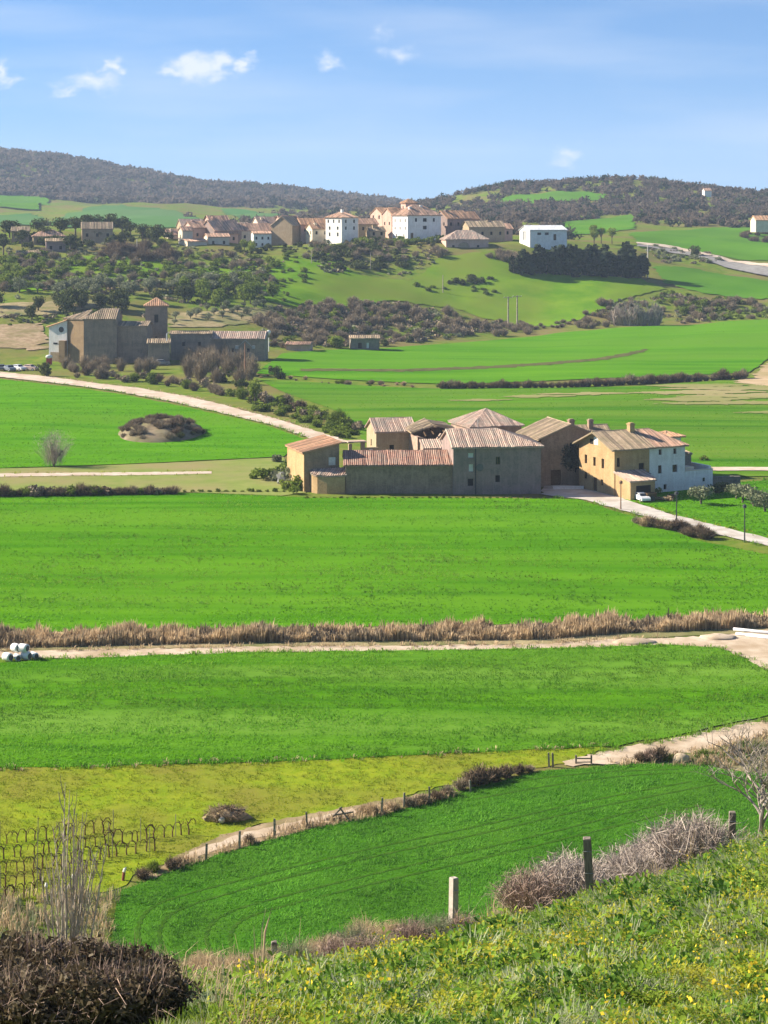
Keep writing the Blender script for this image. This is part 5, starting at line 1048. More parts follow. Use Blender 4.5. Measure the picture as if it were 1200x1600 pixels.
    p = pts_in(FIELD_BIG, 3.2); row = np.abs(((p[:, 1] - .05 * p[:, 0] + .8 * snoise(p[:, 0], p[:, 1], 60, 57, 2)) % 7.0) - 3.5); p = p[(row > .22) | (snoise(p[:, 0], p[:, 1], 18, 56, 2) > .1)]; keep = np.ones(len(p), bool)
    for _ in range(70):
        q = at(random.uniform(0, 1180), random.uniform(800, 968)); l = random.uniform(.8, 3.0); keep &= ~(((p[:, 0] - q.x) / l) ** 2 + ((p[:, 1] - q.y) / 1.1) ** 2 < 1)
    p = p[keep]; h = .85 + .25 * snoise(p[:, 0] * .25, p[:, 1], 9, 68, 3); tn = np.clip(.5 + .3 * snoise(p[:, 0] * .3, p[:, 1], 14, 69, 3) + .35 * snoise(p[:, 0] * .4, p[:, 1], 50, 78, 2) + rng.normal(0, .05, len(p)), 0, 1)
    y2 = rng.random(len(p)) < np.clip(.3 + .6 * snoise(p[:, 0] * .3, p[:, 1], 45, 50, 3), 0, 1)
    scatter('wheat_blades', W3, p[~y2], rng.uniform(.8, 1.3, (~y2).sum()), 'wheat', tn[~y2], np.clip(h[~y2], .3, 1.4)); scatter('wheat_blades', W3, p[y2], rng.uniform(.8, 1.3, y2.sum()), 'wheat2', tn[y2], np.clip(h[y2], .3, 1.4))
    W5 = [blades(4, .30, .9, .28, 870 + i, .6, .9, True) for i in range(5)]
    for P, dn, mx in (([(-20, 595), (80, 604), (180, 617), (260, 632), (340, 650), (420, 669), (480, 690), (455, 701), (444, 713), (300, 720), (100, 728), (-20, 734)], .9, 'wheat'), ([(420, 596), (520, 602), (690, 610), (870, 609), (1000, 606), (1160, 596), (1220, 600), (1220, 729), (1120, 729), (1080, 720), (840, 690), (600, 660), (520, 640)], .5, 'wheat'), ([(430, 580), (450, 555), (560, 548), (700, 541), (870, 524), (1000, 514), (1200, 503), (1220, 540), (1165, 580), (1000, 588), (850, 594), (700, 599), (520, 591)], .28, 'wheat2'), ([(990, 786), (1060, 770), (1220, 745), (1220, 842), (1130, 823), (1050, 802)], 2.0, 'wheat')):
        p = pts_in(P, dn); row = np.abs(((p[:, 1] + .12 * p[:, 0] + 1.5 * snoise(p[:, 0], p[:, 1], 90, 54, 2)) % 9.0) - 4.5); p = p[(row > .6)]; tn = np.clip(.5 + .35 * snoise(p[:, 0] * .35, p[:, 1], 24, 53, 3) + .3 * snoise(p[:, 0], p[:, 1], 80, 52, 2) + rng.normal(0, .06, len(p)), 0, 1)
        scatter('wheat_blades', W5, p, rng.uniform(.7, 1.3, len(p)), mx, tn, rng.uniform(.6, 1.1, len(p)))
    W4 = [blades(5, .13, .16, .035, 860 + i, .4, .9) for i in range(5)]
    p = pts_in([(-40, 1204), (250, 1197), (450, 1191), (700, 1179), (850, 1171), (940, 1168), (890, 1188), (760, 1210), (600, 1250), (520, 1266), (400, 1287), (340, 1309), (270, 1342), (215, 1365), (185, 1388), (-40, 1420)], 12)
    k = snoise(p[:, 0], p[:, 1], 3, 71, 3) > -.5; scatter('meadow_grass', W4, p[k], rng.uniform(.6, 1.5, k.sum()), 'meadow', np.clip(.5 + .4 * snoise(p[k][:, 0], p[k][:, 1], 5, 72, 3), 0, 1))
    # reeds
    n = 13000; px = rng.uniform(-60, 1260, n); py = np.interp(px, [0, 400, 850, 960, 1200], [1008, 1003, 999, 990, 980]) + rng.uniform(-14, 3, n) 
    D = FL * CZ / (py - HY); X = (px - 600) / FL * D; g = snoise(X, D, 9, 73, 3); hz = np.clip(.8 + .45 * g + .3 * snoise(X, D, 3, 79, 2) + rng.normal(0, .25, n), .25, 2.0)
    RD = [blades(3, 1.0, .16, .055, 880 + i, .12, .6) for i in range(6)]
    P3 = np.column_stack([X, D, height(X, D)]); tn = np.clip(.55 + .35 * snoise(X, D, 5, 74, 3) + rng.normal(0, .2, n), 0, 1)
    br = (snoise(X, D, 12, 75, 3) > .25) & (rng.random(n) < .75)
    scatter('reeds', RD, P3[~br], rng.uniform(1.2, 2.0, (~br).sum()), 'straw', tn[~br], hz[~br]); scatter('reeds', RD, P3[br], rng.uniform(1.2, 2.0, br.sum()), 'brush', tn[br], hz[br] * .95)
    # dry fringe along the fence track and the bank by the right track
    for P, n, m_, hh in (([(215, 1375), (300, 1340), (430, 1300), (560, 1268), (640, 1252), (700, 1238), (715, 1246), (600, 1276), (480, 1299), (372, 1328), (240, 1376)], 22, 'straw', .45), ([(960, 1198), (1050, 1186), (1100, 1176), (1215, 1150), (1215, 1212), (1110, 1198)], 14, 'straw', .5), ([(1040, 1190), (1100, 1176), (1215, 1150), (1215, 1212)], 14, 'herb_dark', .4),
                         ([(-30, 1400), (120, 1400), (190, 1392), (172, 1480), (-30, 1500)], 9, 'straw', .7), ([(-30, 1410), (100, 1400), (185, 1400), (170, 1470), (-30, 1480)], 9, 'olive', .6)):
        p = pts_in(P, n); k = snoise(p[:, 0], p[:, 1], 3, 76, 2) > -.4; p = p[k]; scatter('dry_grass', [blades(5, hh, hh * .6, .035, 900 + i, .3, .6) for i in range(5)], p, rng.uniform(.5, 1.4, len(p)), m_)
crops()
def verges():
    """tufts that break the edges of the tracks"""
    for L, dens, m_, hh in (([(-40, 1030), (120, 1029), (400, 1020.5), (850, 1014.5), (1050, 1009), (1125, 1014), (1165, 1030), (1210, 1054)], 9, 'wheat2', .28), ([(-40, 1018), (400, 1011), (850, 1007), (960, 999), (1040, 998)], 7, 'straw', .35), ([(1210, 1124), (1130, 1139), (1060, 1154), (990, 1166), (920, 1180)], 9, 'wheat2', .3), ([(1210, 1146), (1150, 1162), (1100, 1172), (1050, 1184), (960, 1196)], 10, 'straw', .35),
                         ([(-40, 593), (80, 599), (180, 612), (260, 627), (340, 645), (420, 664), (480, 685)], 3, 'wheat2', .5), ([(-40, 581), (60, 588), (150, 600), (220, 608), (290, 620), (350, 634), (430, 655), (490, 674)], 3, 'straw', .5), ([(862, 778), (915, 783), (970, 799), (1040, 817), (1120, 837), (1210, 856)], 4, 'wheat2', .4), ([(985, 783), (1050, 804), (1130, 824), (1210, 844)], 4, 'meadow', .35), ([(-40, 1203), (250, 1196), (450, 1190), (700, 1178), (850, 1171), (960, 1165)], 9, 'wheat', .34), ([(-40, 1203), (250, 1196), (450, 1190), (700, 1178), (850, 1171), (960, 1165)], 4, 'straw', .25), ([(-40, 742), (200, 739), (330, 737)], 2, 'meadow', .35), ([(-40, 748), (200, 744), (330, 742)], 2, 'meadow', .35)):
        W_ = line_w(L); P = []
        for a, b in zip(W_, W_[1:]):
            n = int(math.dist(a, b) * dens); t = rng.random(n)[:, None]; P.append(np.array(a) + (np.array(b) - np.array(a)) * t + rng.normal(0, .35, (n, 2)))
        P = np.vstack(P); P = P[snoise(P[:, 0], P[:, 1], 4, 88, 2) > -.5]; q = np.column_stack([P, height(P[:, 0], P[:, 1])]); scatter('verge_grass', [blades(6, hh, hh * .8, .03 + .05 * hh, 940 + i, .4, .6) for i in range(5)], q, rng.uniform(.4, 1.5, len(q)), m_)
verges()

def leaves(n, L, wd, seed, up=.6, curl=.5, base=.1):
    """a leafy herb: broad pointed leaves arching out of a crown, folded along the midrib"""
    r = np.random.default_rng(seed); V = []; F = []; T = []
    for i in range(n):
        a = r.uniform(0, 6.283); e = r.uniform(up - .45, up + .45); l = L * r.uniform(.6, 1.2); b = wd * r.uniform(.7, 1.3)
        d = np.array([math.cos(a) * math.cos(e), math.sin(a) * math.cos(e), math.sin(e)]); s = np.array([-math.sin(a), math.cos(a), 0]); u = np.cross(d, s) * -1
        p0 = np.array([math.cos(a), math.sin(a), 0]) * base * r.uniform(0, 1) + np.array([0, 0, r.uniform(0, .8) * L])
        p1 = p0 + d * l * .45; p2 = p0 + d * l * .8 - np.array([0, 0, curl * l * .12]); p3 = p0 + d * l - np.array([0, 0, curl * l * .4])
        k = len(V); V += [p0, p1 - s * b + u * b * .35, p1, p1 + s * b + u * b * .35, p2 - s * b * .6 + u * b * .2, p2 + s * b * .6 + u * b * .2, p3]
        F += [(k, k + 2, k + 1, k), (k, k + 3, k + 2, k), (k + 1, k + 2, k + 4, k + 1), (k + 2, k + 3, k + 5, k + 2), (k + 4, k + 2, k + 6, k + 4), (k + 2, k + 5, k + 6, k + 2)]
        T += [r.uniform(0, 1)] * 7
    return np.array(V), np.array(F)[:, :3], np.array(T)
def tri(p): V, F, T = p; return V, np.concatenate([F[:, [0, 1, 2]], F[:, [0, 2, 3]]]), T
def foreground():
    def slope_pts(n, y0=19, y1=None, xr=.235):
        y = rng.uniform(y0, 72, n * 2); x = rng.uniform(-1, 1, n * 2) * (y * xr)
        f = np.interp(x, FX, FY); k = y < f + 7
        x, y = x[k][:n], y[k][:n]; return np.column_stack([x, y, height(x, y) - .02])
    def u_of(p): return 600 + FL * p[:, 0] / p[:, 1]
    def lf(n, L, wd, seed, up, spread, h):
        """a leafy herb of small folded leaves set up its stems"""
        r = np.random.default_rng(seed); a = r.uniform(0, 6.283, n); e = r.normal(up, .45, n); l = L * r.uniform(.6, 1.3, n); b = wd * r.uniform(.7, 1.3, n)
        d = np.column_stack([np.cos(a) * np.cos(e), np.sin(a) * np.cos(e), np.sin(e)]); s_ = np.column_stack([-np.sin(a), np.cos(a), r.normal(0, .35, n)]); u = np.cross(s_, d)
        k = r.uniform(0, 1, n) ** .7; p0 = np.column_stack([np.cos(a) * spread * k, np.sin(a) * spread * k, h * r.uniform(.1, 1, n) * (1 - .5 * k)])
        m = p0 + d * (l * .5)[:, None]; t_ = p0 + d * l[:, None] - np.column_stack([0 * l, 0 * l, l * .3])
        V = np.stack([p0, m - s_ * b[:, None] + u * (b * .4)[:, None], t_, m + s_ * b[:, None] + u * (b * .4)[:, None]], 1).reshape(-1, 3); i = np.arange(n)[:, None] * 4
        return V, np.concatenate([i + [0, 2, 1], i + [0, 3, 2]]), np.repeat(r.uniform(0, 1, n), 4)
    broad = [lf(18, .095, .0175, 1000 + i, .5, .13, .18) for i in range(7)]
    narrow = [tri(blades(12, .26, .24, .016, 1020 + i, .5, .4, True)) for i in range(7)]
    small = [lf(20, .052, .011, 1040 + i, .6, .14, .22) for i in range(6)]
    tall = [tri(blades(6, .60, .30, .010, 1060 + i, .25, .3)) for i in range(5)]
    p = slope_pts(30000, 17); u = u_of(p); n1 = snoise(p[:, 0], p[:, 1], 3.8, 81, 3); n2 = snoise(p[:, 0], p[:, 1], 3.6, 82, 3); n3 = snoise(p[:, 0], p[:, 1], 1.4, 83, 2)
    f = np.interp(p[:, 0], FX, FY); t = p[:, 1] - f
    green = np.clip((u - 250) / 300, .25, 1) * np.clip(1.2 - np.clip((t + 3) / 3, 0, 1.2), 0, 1)     # the lush part lies right of the bramble, short of the fence
    r = rng.random(len(p))
    lush = r < green
    kind = np.where(lush, np.where(n1 > .55, 1, np.where(n1 < -.3, 2, np.where(n2 > .12, 3, 0))), np.where(n2 > .1, 5, np.where(n1 > 0, 4, 3)))
    kind = np.where((rng.random(len(p)) < .25) & lush, rng.integers(0, 4, len(p)), kind)
    hgt = np.clip(1 + .55 * n3 + .35 * n2, .4, 2.3); out = (u < 235) & (p[:, 1] < 31); p = p[~out]; u = u[~out]; n1 = n1[~out]; n2 = n2[~out]; n3 = n3[~out]; f = f[~out]; t = t[~out]; green = green[~out]; kind = kind[~out]; hgt = hgt[~out]
    def put(nm, sel, protos, mt, s):
        q = p[sel]; sc = s * rng.uniform(.7, 1.35, len(q)) * hgt[sel] * np.clip(q[:, 1] / 36, .62, 1.1); scatter(nm, protos, q, sc, mt, np.clip(.5 + .3 * n3[sel] + rng.normal(0, .2, len(q)), 0, 1))
    put('leafy_herbs', kind == 0, broad, 'herb', 1.15); put('yellowing_herbs', kind == 1, small, 'herb_yellow', 1.35); put('dark_herbs', kind == 2, broad, 'herb_dark', 1.3); put('silvery_herbs', kind == 3, narrow, 'herb_silver', .95)
    put('dry_grass', kind == 4, narrow, 'straw', 1.0); put('green_grass', kind == 5, narrow, 'herb', 1.0)
    k = (rng.random(len(p)) < .045) & (u > 200); put('tall_grass', k & (green < .6), tall, 'straw', 1.0); 
    k = (rng.random(len(p)) < .18) & (green > .3); put('tall_grass', k, narrow, 'herb_silver', 1.1); k = (rng.random(len(p)) < .22) & (green > .3); put('leafy_herbs', k, broad, 'herb', 1.4)
    k = (rng.random(len(p)) < .12) & (green > .3); put('yellowing_herbs', k & (n2 > -.2), small, 'herb_yellow', 1.3)
    # yellow flower heads above the herbs
    fl = []
    for i in range(3):
        rr = np.random.default_rng(1100 + i); c = rr.normal(0, .10, (6, 3)); c[:, 2] = .38 + rr.uniform(-.06, .08, 6); a = unit(6, rr) * .014; b = np.cross(a, unit(6, rr)); b = b / np.linalg.norm(b, axis=1)[:, None] * .014; V, F = quads(c, a, b); fl.append((V, F, np.full(len(V), .6)))
    k = (rng.random(len(p)) < .006) & (green > .4); q = p[k]; scatter('yellow_flowers', fl, q, rng.uniform(.9, 1.5, len(q)), 'flower')
    # taller tussocks, each a plant of its own kind, that break the surface
    def tall_pts(n, us, ts): 
        out = []
        for i in range(n):
            px = random.uniform(*us); D = 40.0
            for _ in range(6): x = (px - 600) / FL * D; D = float(np.interp(x, FX, FY)) + ts
            out.append(atD(px, D + random.uniform(-2.5, 2)))
        return out
    me = [npmesh('dock_plant', *leaves(60, .20, .034, 1200 + i, .75, .6, .28)) for i in range(3)]
    for i in range(46):
        px = random.uniform(480, 1200); D = random.uniform(26, 56); 
        if px < 600 and D > 45: continue
        q = atD(px, D); 
        if q.z < 17.5: continue
        o = link('dock_plant', with_mat(me[i % 3], FOL[random.choice(['herb_dark', 'herb', 'herb_dark', 'herb_silver'])]), None, None, q, random.uniform(0, 6), random.uniform(.5, .85)); tag(o, 'large leafy dock plant rising above the herbs of the near slope', 'plant', 'dock plants on the near slope')
    # bare bramble thicket behind the fence
    bm = [npmesh('bramble_thicket', *merge(twigs(430, 1.5, 1.55, 1300 + i, .014), leafy(900, (1.5, 1.5, .85), 16, .17, 1320 + i, .045, .6))) for i in range(4)]
    for i in range(30):
        px = random.uniform(790, 1100); D = 59 + (px - 800) * .018 + random.uniform(-1.5, 4); q = atD(px, D)
        o = link('bramble_thicket', with_mat(bm[i % 4], FOL['twig_red' if px < 850 else 'twig']), None, None, q, random.uniform(0, 6), random.uniform(.75, 1.25)); tag(o, 'bare reddish bramble thicket left of the dark fence post' if px < 850 else 'bare grey bramble thicket behind the fence posts', 'bramble', 'reddish brambles by the fence' if px < 850 else 'grey brambles by the fence')
    # dry brush along the foot of the slope
    for i in range(40):
        px = random.uniform(200, 720); D = 52 + random.uniform(-5, 4) + max(0, px - 500) * .012; q = atD(px, D)
        o = link('dry_tussock', with_mat(bm[i % 4], FOL[random.choice(['straw', 'twig_red', 'straw', 'olive'])]), None, None, q, random.uniform(0, 6), (.5, .5, random.uniform(.35, .62))); tag(o, 'dry tussock on the lip of the slope above the front field', 'tussock', 'dry tussocks on the slope lip')
    # dark bramble bush, bottom left
    lm = [npmesh('leaves', *leafy(3000, (1.9, 1.8, 1.3), 26, .10, 1400 + i, .55, .9)) for i in range(3)]; cm = [npmesh('canes', *twigs(260, 2.0, 2.5, 1420 + i, .022)) for i in range(3)]
    for i, (px, D, s) in enumerate(((-20, 31, .46), (50, 31, .44), (115, 31, .38), (170, 30, .33), (-30, 27, .42), (30, 26.5, .40), (90, 26.5, .38), (150, 26, .36), (205, 26, .30), (240, 26, .24), (0, 23.5, .38), (60, 23.3, .36), (120, 23.5, .34), (180, 23.5, .31), (228, 23.5, .28), (245, 21.2, .26), (190, 20.2, .3), (225, 20, .28), (140, 20, .3), (60, 20, .32), (10, 20, .32), (20, 21.3, .32), (100, 21.3, .3), (170, 21.3, .28))):
        q = atD(px, D); t = thing('bramble_bush', 'dark brown-leaved bramble bush filling the bottom left corner', 'bramble', q, random.uniform(0, 6), 'dark bramble bushes bottom left'); t.scale = (s, s, s)
        link('leaves', with_mat(lm[i % 3], FOL['bramble']), None, t); link('canes', with_mat(cm[i % 3], FOL['twig_red']), None, t)
        link('sprigs', with_mat(lm[(i + 1) % 3], FOL['herb_dark']), None, t, None, 1.0, (.9, .9, .95)) if i in (3, 1) else None
    for i in range(26):
        px = random.uniform(-20, 190); D = random.uniform(40, 62); q = atD(px, D)
        o = link('dry_thicket', with_mat(bm[i % 4], FOL[random.choice(['straw', 'brown', 'olive', 'brush', 'twig'])]), None, None, q, random.uniform(0, 6), random.uniform(.45, .75)); tag(o, 'dry tangled thicket at the left between brambles and vineyard', 'thicket', 'dry thickets below the vineyard')
    # bare trees
    q = atD(118, 58); t = thing('bare_sapling_clump', 'tall clump of thin bare silvery stems at the left above the brambles', 'tree', q)
    rr = random.Random(5)
    for i in range(20):
        m = MB(); a = rr.uniform(0, 6.28); b = rr.uniform(.1, 1.0); h = rr.uniform(3.6, 7.6) * (1 - .3 * b); p0 = Vector((math.cos(a) * .35 * b - .2, math.sin(a) * .3 * b, -.2)); tip = Vector((math.cos(a) * 1.1 * b, math.sin(a) * .8 * b, h)); mid = (p0 + tip) / 2 + Vector((rr.gauss(0, .1), rr.gauss(0, .1), .2)); m.tube([p0, p0 * .6 + mid * .4 , mid, mid * .4 + tip * .6, tip], [.045, .038, .028, .018, .007], 5, rr.random())
        for j in range(11):
            f = rr.uniform(.35, .95); c = mid + (tip - mid) * (f * 2 - 1) if f > .5 else p0 + (mid - p0) * f * 2; a2 = rr.uniform(0, 6.28); L = rr.uniform(.3, .8); e = c + Vector((math.cos(a2) * .3 * L, math.sin(a2) * .3 * L, L)); m.tube([c, (c + e) / 2 + Vector((math.cos(a2) * .05, math.sin(a2) * .05, 0)), e], [.016, .012, .006], 3, rr.random())
        m.build('stem', mat('sapling_bark', (0.42, 0.37, 0.33), (0.60, 0.54, 0.48), 3, kind='object', tint=True), t)
    for k, (px, D, h, seed, lean) in enumerate(((1185, 64.5, 5.2, 23, (-.25, 0)), (1212, 66, 5.5, 29, (.05, 0)))):
        q = atD(px, D); tr, br = bare_tree(seed, h, .095, 5, .55, .35, 3, .72, lean, 6, .30); t = thing('bare_tree', ('leaning bare silver-barked tree at the right edge, nearer the fence post', 'second bare silver-barked tree cut by the right edge')[k], 'tree', q); tr.build('trunk', BARKP, t); br.build('branches', BARKP, t)
    for px, D, h in ((735, 54, 2.0), (640, 53, 1.3), (560, 52, 1.0), (462, 52, .9), (690, 54, 1.1), (520, 51, 1.1)):
        q = atD(px, D); tr, br = bare_tree(int(px), h, .012, 2, .4, .5, 2, .7, (random.uniform(-.3, .3), 0), 4, .5); t = thing('dry_stalk', 'thin pale dry stalk standing on the slope lip', 'stalk', q, 0, 'dry stalks on the slope lip'); tr.build('stem', BARKP, t); br.build('twig', BARKP, t)
foreground()

# ------------------------------------------------------------------ small things
POSTM = mat('post_wood', (0.20, 0.17, 0.14), (0.34, 0.30, 0.25), 6, rough=.9, kind='object', stretch=(3, 3, .5))
POSTD = mat('dark_post_wood', (0.15, 0.125, 0.105), (0.26, 0.22, 0.185), 6, rough=.9, kind='object', stretch=(3, 3, .5))
CONCP = mat('concrete_post', (0.34, 0.29, 0.25), (0.48, 0.42, 0.36), 5, rough=.9, kind='object')
METAL = plain('grey_metal', (.30, .30, .30), .5); DMETAL = plain('dark_metal', (.04, .045, .05), .5); POLE = mat('pole_wood', (.28, .23, .18), (.42, .36, .29), 2, kind='object'); CONPOLE = mat('concrete_pole', (.5, .46, .4), (.6, .56, .5), 2, kind='object')
def post(label, p, h, wd, m, lean=0.0, group=None, lean2=0):
    t = thing('fence_post', label, 'fence post', p, random.uniform(-.2, .2), group)
    mb = MB(); w2 = wd / 2
    V = []; 
    for z, k in ((-.4, 1), (h * .5, 1.0), (h - .03, .96), (h, .8)):
        for sx, sy in ((-1, -1), (1, -1), (1, 1), (-1, 1)): V.append((sx * w2 * k + lean * z + random.uniform(-.004, .004), sy * w2 * k + lean2 * z, z + (random.uniform(-.015, .015) if z == h else 0)))
    F = [(0, 3, 2, 1), (12, 13, 14, 15)] + [(i * 4 + j, i * 4 + (j + 1) % 4, i * 4 + 4 + (j + 1) % 4, i * 4 + 4 + j) for i in range(3) for j in range(4)]
    mb.add(V, F).build('stake', m, t)
    for z in (h * .45, h * .8): MB().tube([(-w2 - .01 + lean * z, -w2 - .01 + lean2 * z, z), (w2 + .01 + lean * z, -w2 - .01 + lean2 * z, z)], .008, 4).build('wire_staple', METAL, t)
    return t
def small_things():
    post('pale square concrete fence post on the near slope', atD(708, 54.5), 1.75, .20, CONCP, .015).rotation_euler.z = .6
    post('dark leaning wooden fence post in front of the brambles', atD(922, 57.5), 1.85, .25, POSTD, -.05)
    post('dark fence post with lit edge near the bare tree', atD(1143, 63.5), 1.45, .22, POSTD, .02)
    post('short broken fence stump in dry grass on the slope lip', atD(430, 52.5), .95, .16, POSTD, -.03)
    ordn = ['first', 'second', 'third', 'fourth', 'fifth', 'sixth', 'seventh', 'eighth', 'ninth', 'tenth']
    for i, (px, py, h) in enumerate(((322, 1346, 1.05), (374, 1326, 1.05), (429, 1310, 1.2), (480, 1294, 1.0), (596, 1275, 1.15), (631, 1262, .95), (671, 1256, 1.1), (735, 1238, .8), (858, 1198, .95), (864, 1198, .95))):
        post(f'{ordn[i]} thin wooden fence post from the left along the dirt track', at(px, py), h, .12, POSTM if i % 3 else POSTD, random.uniform(-.06, .06))
    # crossed-plank barrier on the track
    p = at(533, 1283); t = thing('crossed_barrier', 'crossed-plank wooden barrier leaning at the edge of the dirt track', 'barrier', p)
    for a, b in (((-.75, 0, .02), (.05, .05, .85)), ((.55, -.06, .02), (-.1, 0, .85)), ((-.5, .05, .35), (.75, .08, .55)), ((-.95, .02, .12), (-.1, .05, .14))): MB().obox(a, b, .07, .09).build('plank', POSTD, t)
    p = at(900, 1194); t = thing('barrier_gate', 'low bar gate with two dark posts across the pale track', 'gate', p)
    for x in (0.0, 1.05): MB().box(x - .06, x + .06, -.06, .06, -.2, .62).build('post', POSTD, t)
    MB().obox((.05, -.09, .42), (1.0, -.09, .42), .05, .09).build('bar', POSTM, t); MB().obox((.05, -.09, .15), (1.0, -.09, .18), .05, .07).build('bar', POSTM, t)
    p = at(193, 1376); t = thing('marker_post', 'short red marker post with white top at the corner of the meadow', 'marker', p); MB().tube([(-.06, 0, -.2), (.03, 0, .5)], .085, 8).build('shaft', plain('marker_red', (.25, .07, .055), .9), t); MB().tube([(.03, 0, .5), (.09, 0, .68), (.13, 0, .74)], [.09, .085, .05], 8).build('cap', WHITEF, t)
    for lab, px, py, ln in (('white rag-topped stake low at the left below the vines', 75, 1412, -.1), ('leaning pale grey pipe stuck in the scrub below the vines', 100, 1398, .5)):
        p = at(px, py); t = thing('stake', lab, 'stake', p); MB().tube([(0, 0, -.2), (ln * .5, 0, .5), (ln, 0, 1.0)], [.06, .055, .05], 6).build('shaft', CONCP, t); MB().ball((ln, 0, 1.0), .10, 7, 5, (1, 1, 1.4), .2).build('tip', WHITEF, t)
    # debris heap on the meadow
    p = at(352, 1280); t = thing('brush_heap', 'heap of brown cut branches lying on the yellow meadow', 'heap', p)
    V, F, T = twigs(900, 1.55, .85, 77, .03); link('branches', with_mat(npmesh('branches', V, F, T), FOL['brown']), None, t); MB().ball((0, 0, .1), 1.0, 10, 6, (1.5, .9, .55), .2).build('soil', EARTH, t); MB().ball((-.15, -.85, .22), .2, 8, 6).build('white_stone', WHITEF, t)
    for i in range(7): MB().obox((random.uniform(-1.4, .2), random.uniform(-.6, .2), .2), (random.uniform(.2, 1.6), random.uniform(-.5, .3), random.uniform(.2, .8)), .07, .07).build('bough', BARK, t)
    # brush along the fence
    for px, py, s, m_ in ((752, 1224, 1.15, 'brown'), (735, 1228, .9, 'brown'), (772, 1220, 1.0, 'brown'), (790, 1214, .85, 'brown'), (812, 1209, .65, 'brown'), (828, 1206, .55, 'brush'), (700, 1244, .7, 'brush'), (682, 1250, .7, 'brown'), (660, 1256, .7, 'brush'), (640, 1260, .55, 'brush'), (612, 1266, .6, 'straw'), (580, 1272, .6, 'straw'), (568, 1270, .5, 'straw'), (720, 1234, .8, 'brush'), (390, 1318, .55, 'brown'), (268, 1358, .6, 'brown'), (282, 1352, .5, 'brown'), (240, 1362, .55, 'green'), (222, 1372, .55, 'brown'), (1015, 1190, .8, 'twig_red'), (1030, 1188, .9, 'brown'), (1045, 1190, .5, 'green'), (1000, 1190, .6, 'brown'), (1100, 1184, .6, 'green'), (1150, 1180, .7, 'brush'), (1185, 1176, .7, 'green')):
        bush('fence_bush', 'scrub', m_, at(px, py), s, 'dry bush along the dirt track fence', 'dry bushes along the track fence', hz=1.1)
    p = at(1064, 1191); o = MB().ball((0, 0, .2), .55, 12, 7, (1.2, .8, .75), .08).build('boulder', mat('sandstone', (.40, .31, .21), (.52, .42, .30), 4, kind='object'), None, True, p); tag(o, 'pale rounded boulder on the bank below the right track', 'boulder')
    # vines
    cane = []
    for i in range(5):
        r_ = random.Random(40 + i); m = MB(); m.tube([(0, 0, -.1), (r_.uniform(-.05, .05), 0, .35), (r_.uniform(-.08, .08), 0, .72)], [.065, .05, .045], 5); a = m.mesh('trunk')
        m = MB(); s = r_.choice((-1, 1)); m.tube([(0, 0, .7), (.16 * s, 0, .92), (.38 * s, .02, .92), (.5 * s, .02, .7), (.52 * s, .03, .45)], [.038, .033, .03, .025, .015], 4); m.tube([(0, 0, .7), (-.12 * s, 0, .86), (-.2 * s, 0, 1.05)], [.03, .022, .012], 4); cane.append((a, m.mesh('cane')))
    c = 0
    for ri, (a, b, n) in enumerate((((-20, 1322), (175, 1300), 14), ((-20, 1346), (296, 1304), 24), ((-20, 1370), (240, 1330), 19), ((-20, 1393), (150, 1362), 13), ((-20, 1416), (80, 1394), 8))):
        A, B = at(*a), at(*b); ang = math.atan2(B.y - A.y, B.x - A.x)
        for i in range(n):
            q = A.lerp(B, i / (n - 1)) + Vector((random.gauss(0, .06), random.gauss(0, .06), 0)); q.z = H1(q.x, q.y)
            t = thing('vine', f'bare pruned vine in the {["top", "second", "third", "fourth", "lowest"][ri]} row of the small vineyard', 'vine', q, ang + random.uniform(-.25, .25), f'vines in vineyard row {["one", "two", "three", "four", "five"][ri]}')
            s = random.uniform(.72, 1.0); t.scale = (s, s, s); ta, ca = cane[c % 5]; c += 1; link('trunk', with_mat(ta, WOOD), None, t); link('cane', with_mat(ca, WOOD), None, t)
            if i % 4 == 1: o = MB().tube([(0, 0, -.2), (0, 0, 1.35)], .022, 5).build('vine_stake', POSTM, None, False, q + Vector((.18, .1, 0))); tag(o, 'thin stake standing among the vines of the small vineyard', 'stake', 'vine stakes')
    # wrapped bales
    BAL = mat('bale_wrap', (.70, .66, .62), (.82, .79, .75), 2.5, rough=.4, spec=.4, kind='object'); END = plain('bale_end', (.12, .10, .09), .8)
    for lab, px, py, dz, ry in (('white wrapped bale lying leftmost at the track edge', 12, 1033, 0, .3), ('white wrapped bale in front middle of the small stack', 27, 1032, 0, -.2), ('white wrapped bale on top of the stack, left', 25, 1030, 1.0, .2), ('white wrapped bale on top of the stack, right', 37, 1031, 1.05, .5), ('white wrapped bale under the stack on the right', 41, 1031, 0, .4), ('small white wrapped bale at the right end with dark end', 53, 1029, 0, .1)):
        q = at(px, py); t = thing('wrapped_bale', lab, 'bale', q + Vector((0, 0, dz * .62)), ry - .95, None); n = 14; k = .28 if 'small' in lab else .36
        m = MB(); prof = [(-.5, .78), (-.46, .95), (-.3, 1.0), (0, 1.02), (.3, 1.0), (.46, .95), (.5, .78)]
        m.tube([(x * .8, 0, k) for x, _ in prof], [k * r_ for _, r_ in prof], n).build('wrap', BAL, t, True)
        for s_ in (-1, 1): MB().tube([(s_ * .401, 0, k), (s_ * .415, 0, k)], [k * .7, k * .62], n).build('end', END, t)
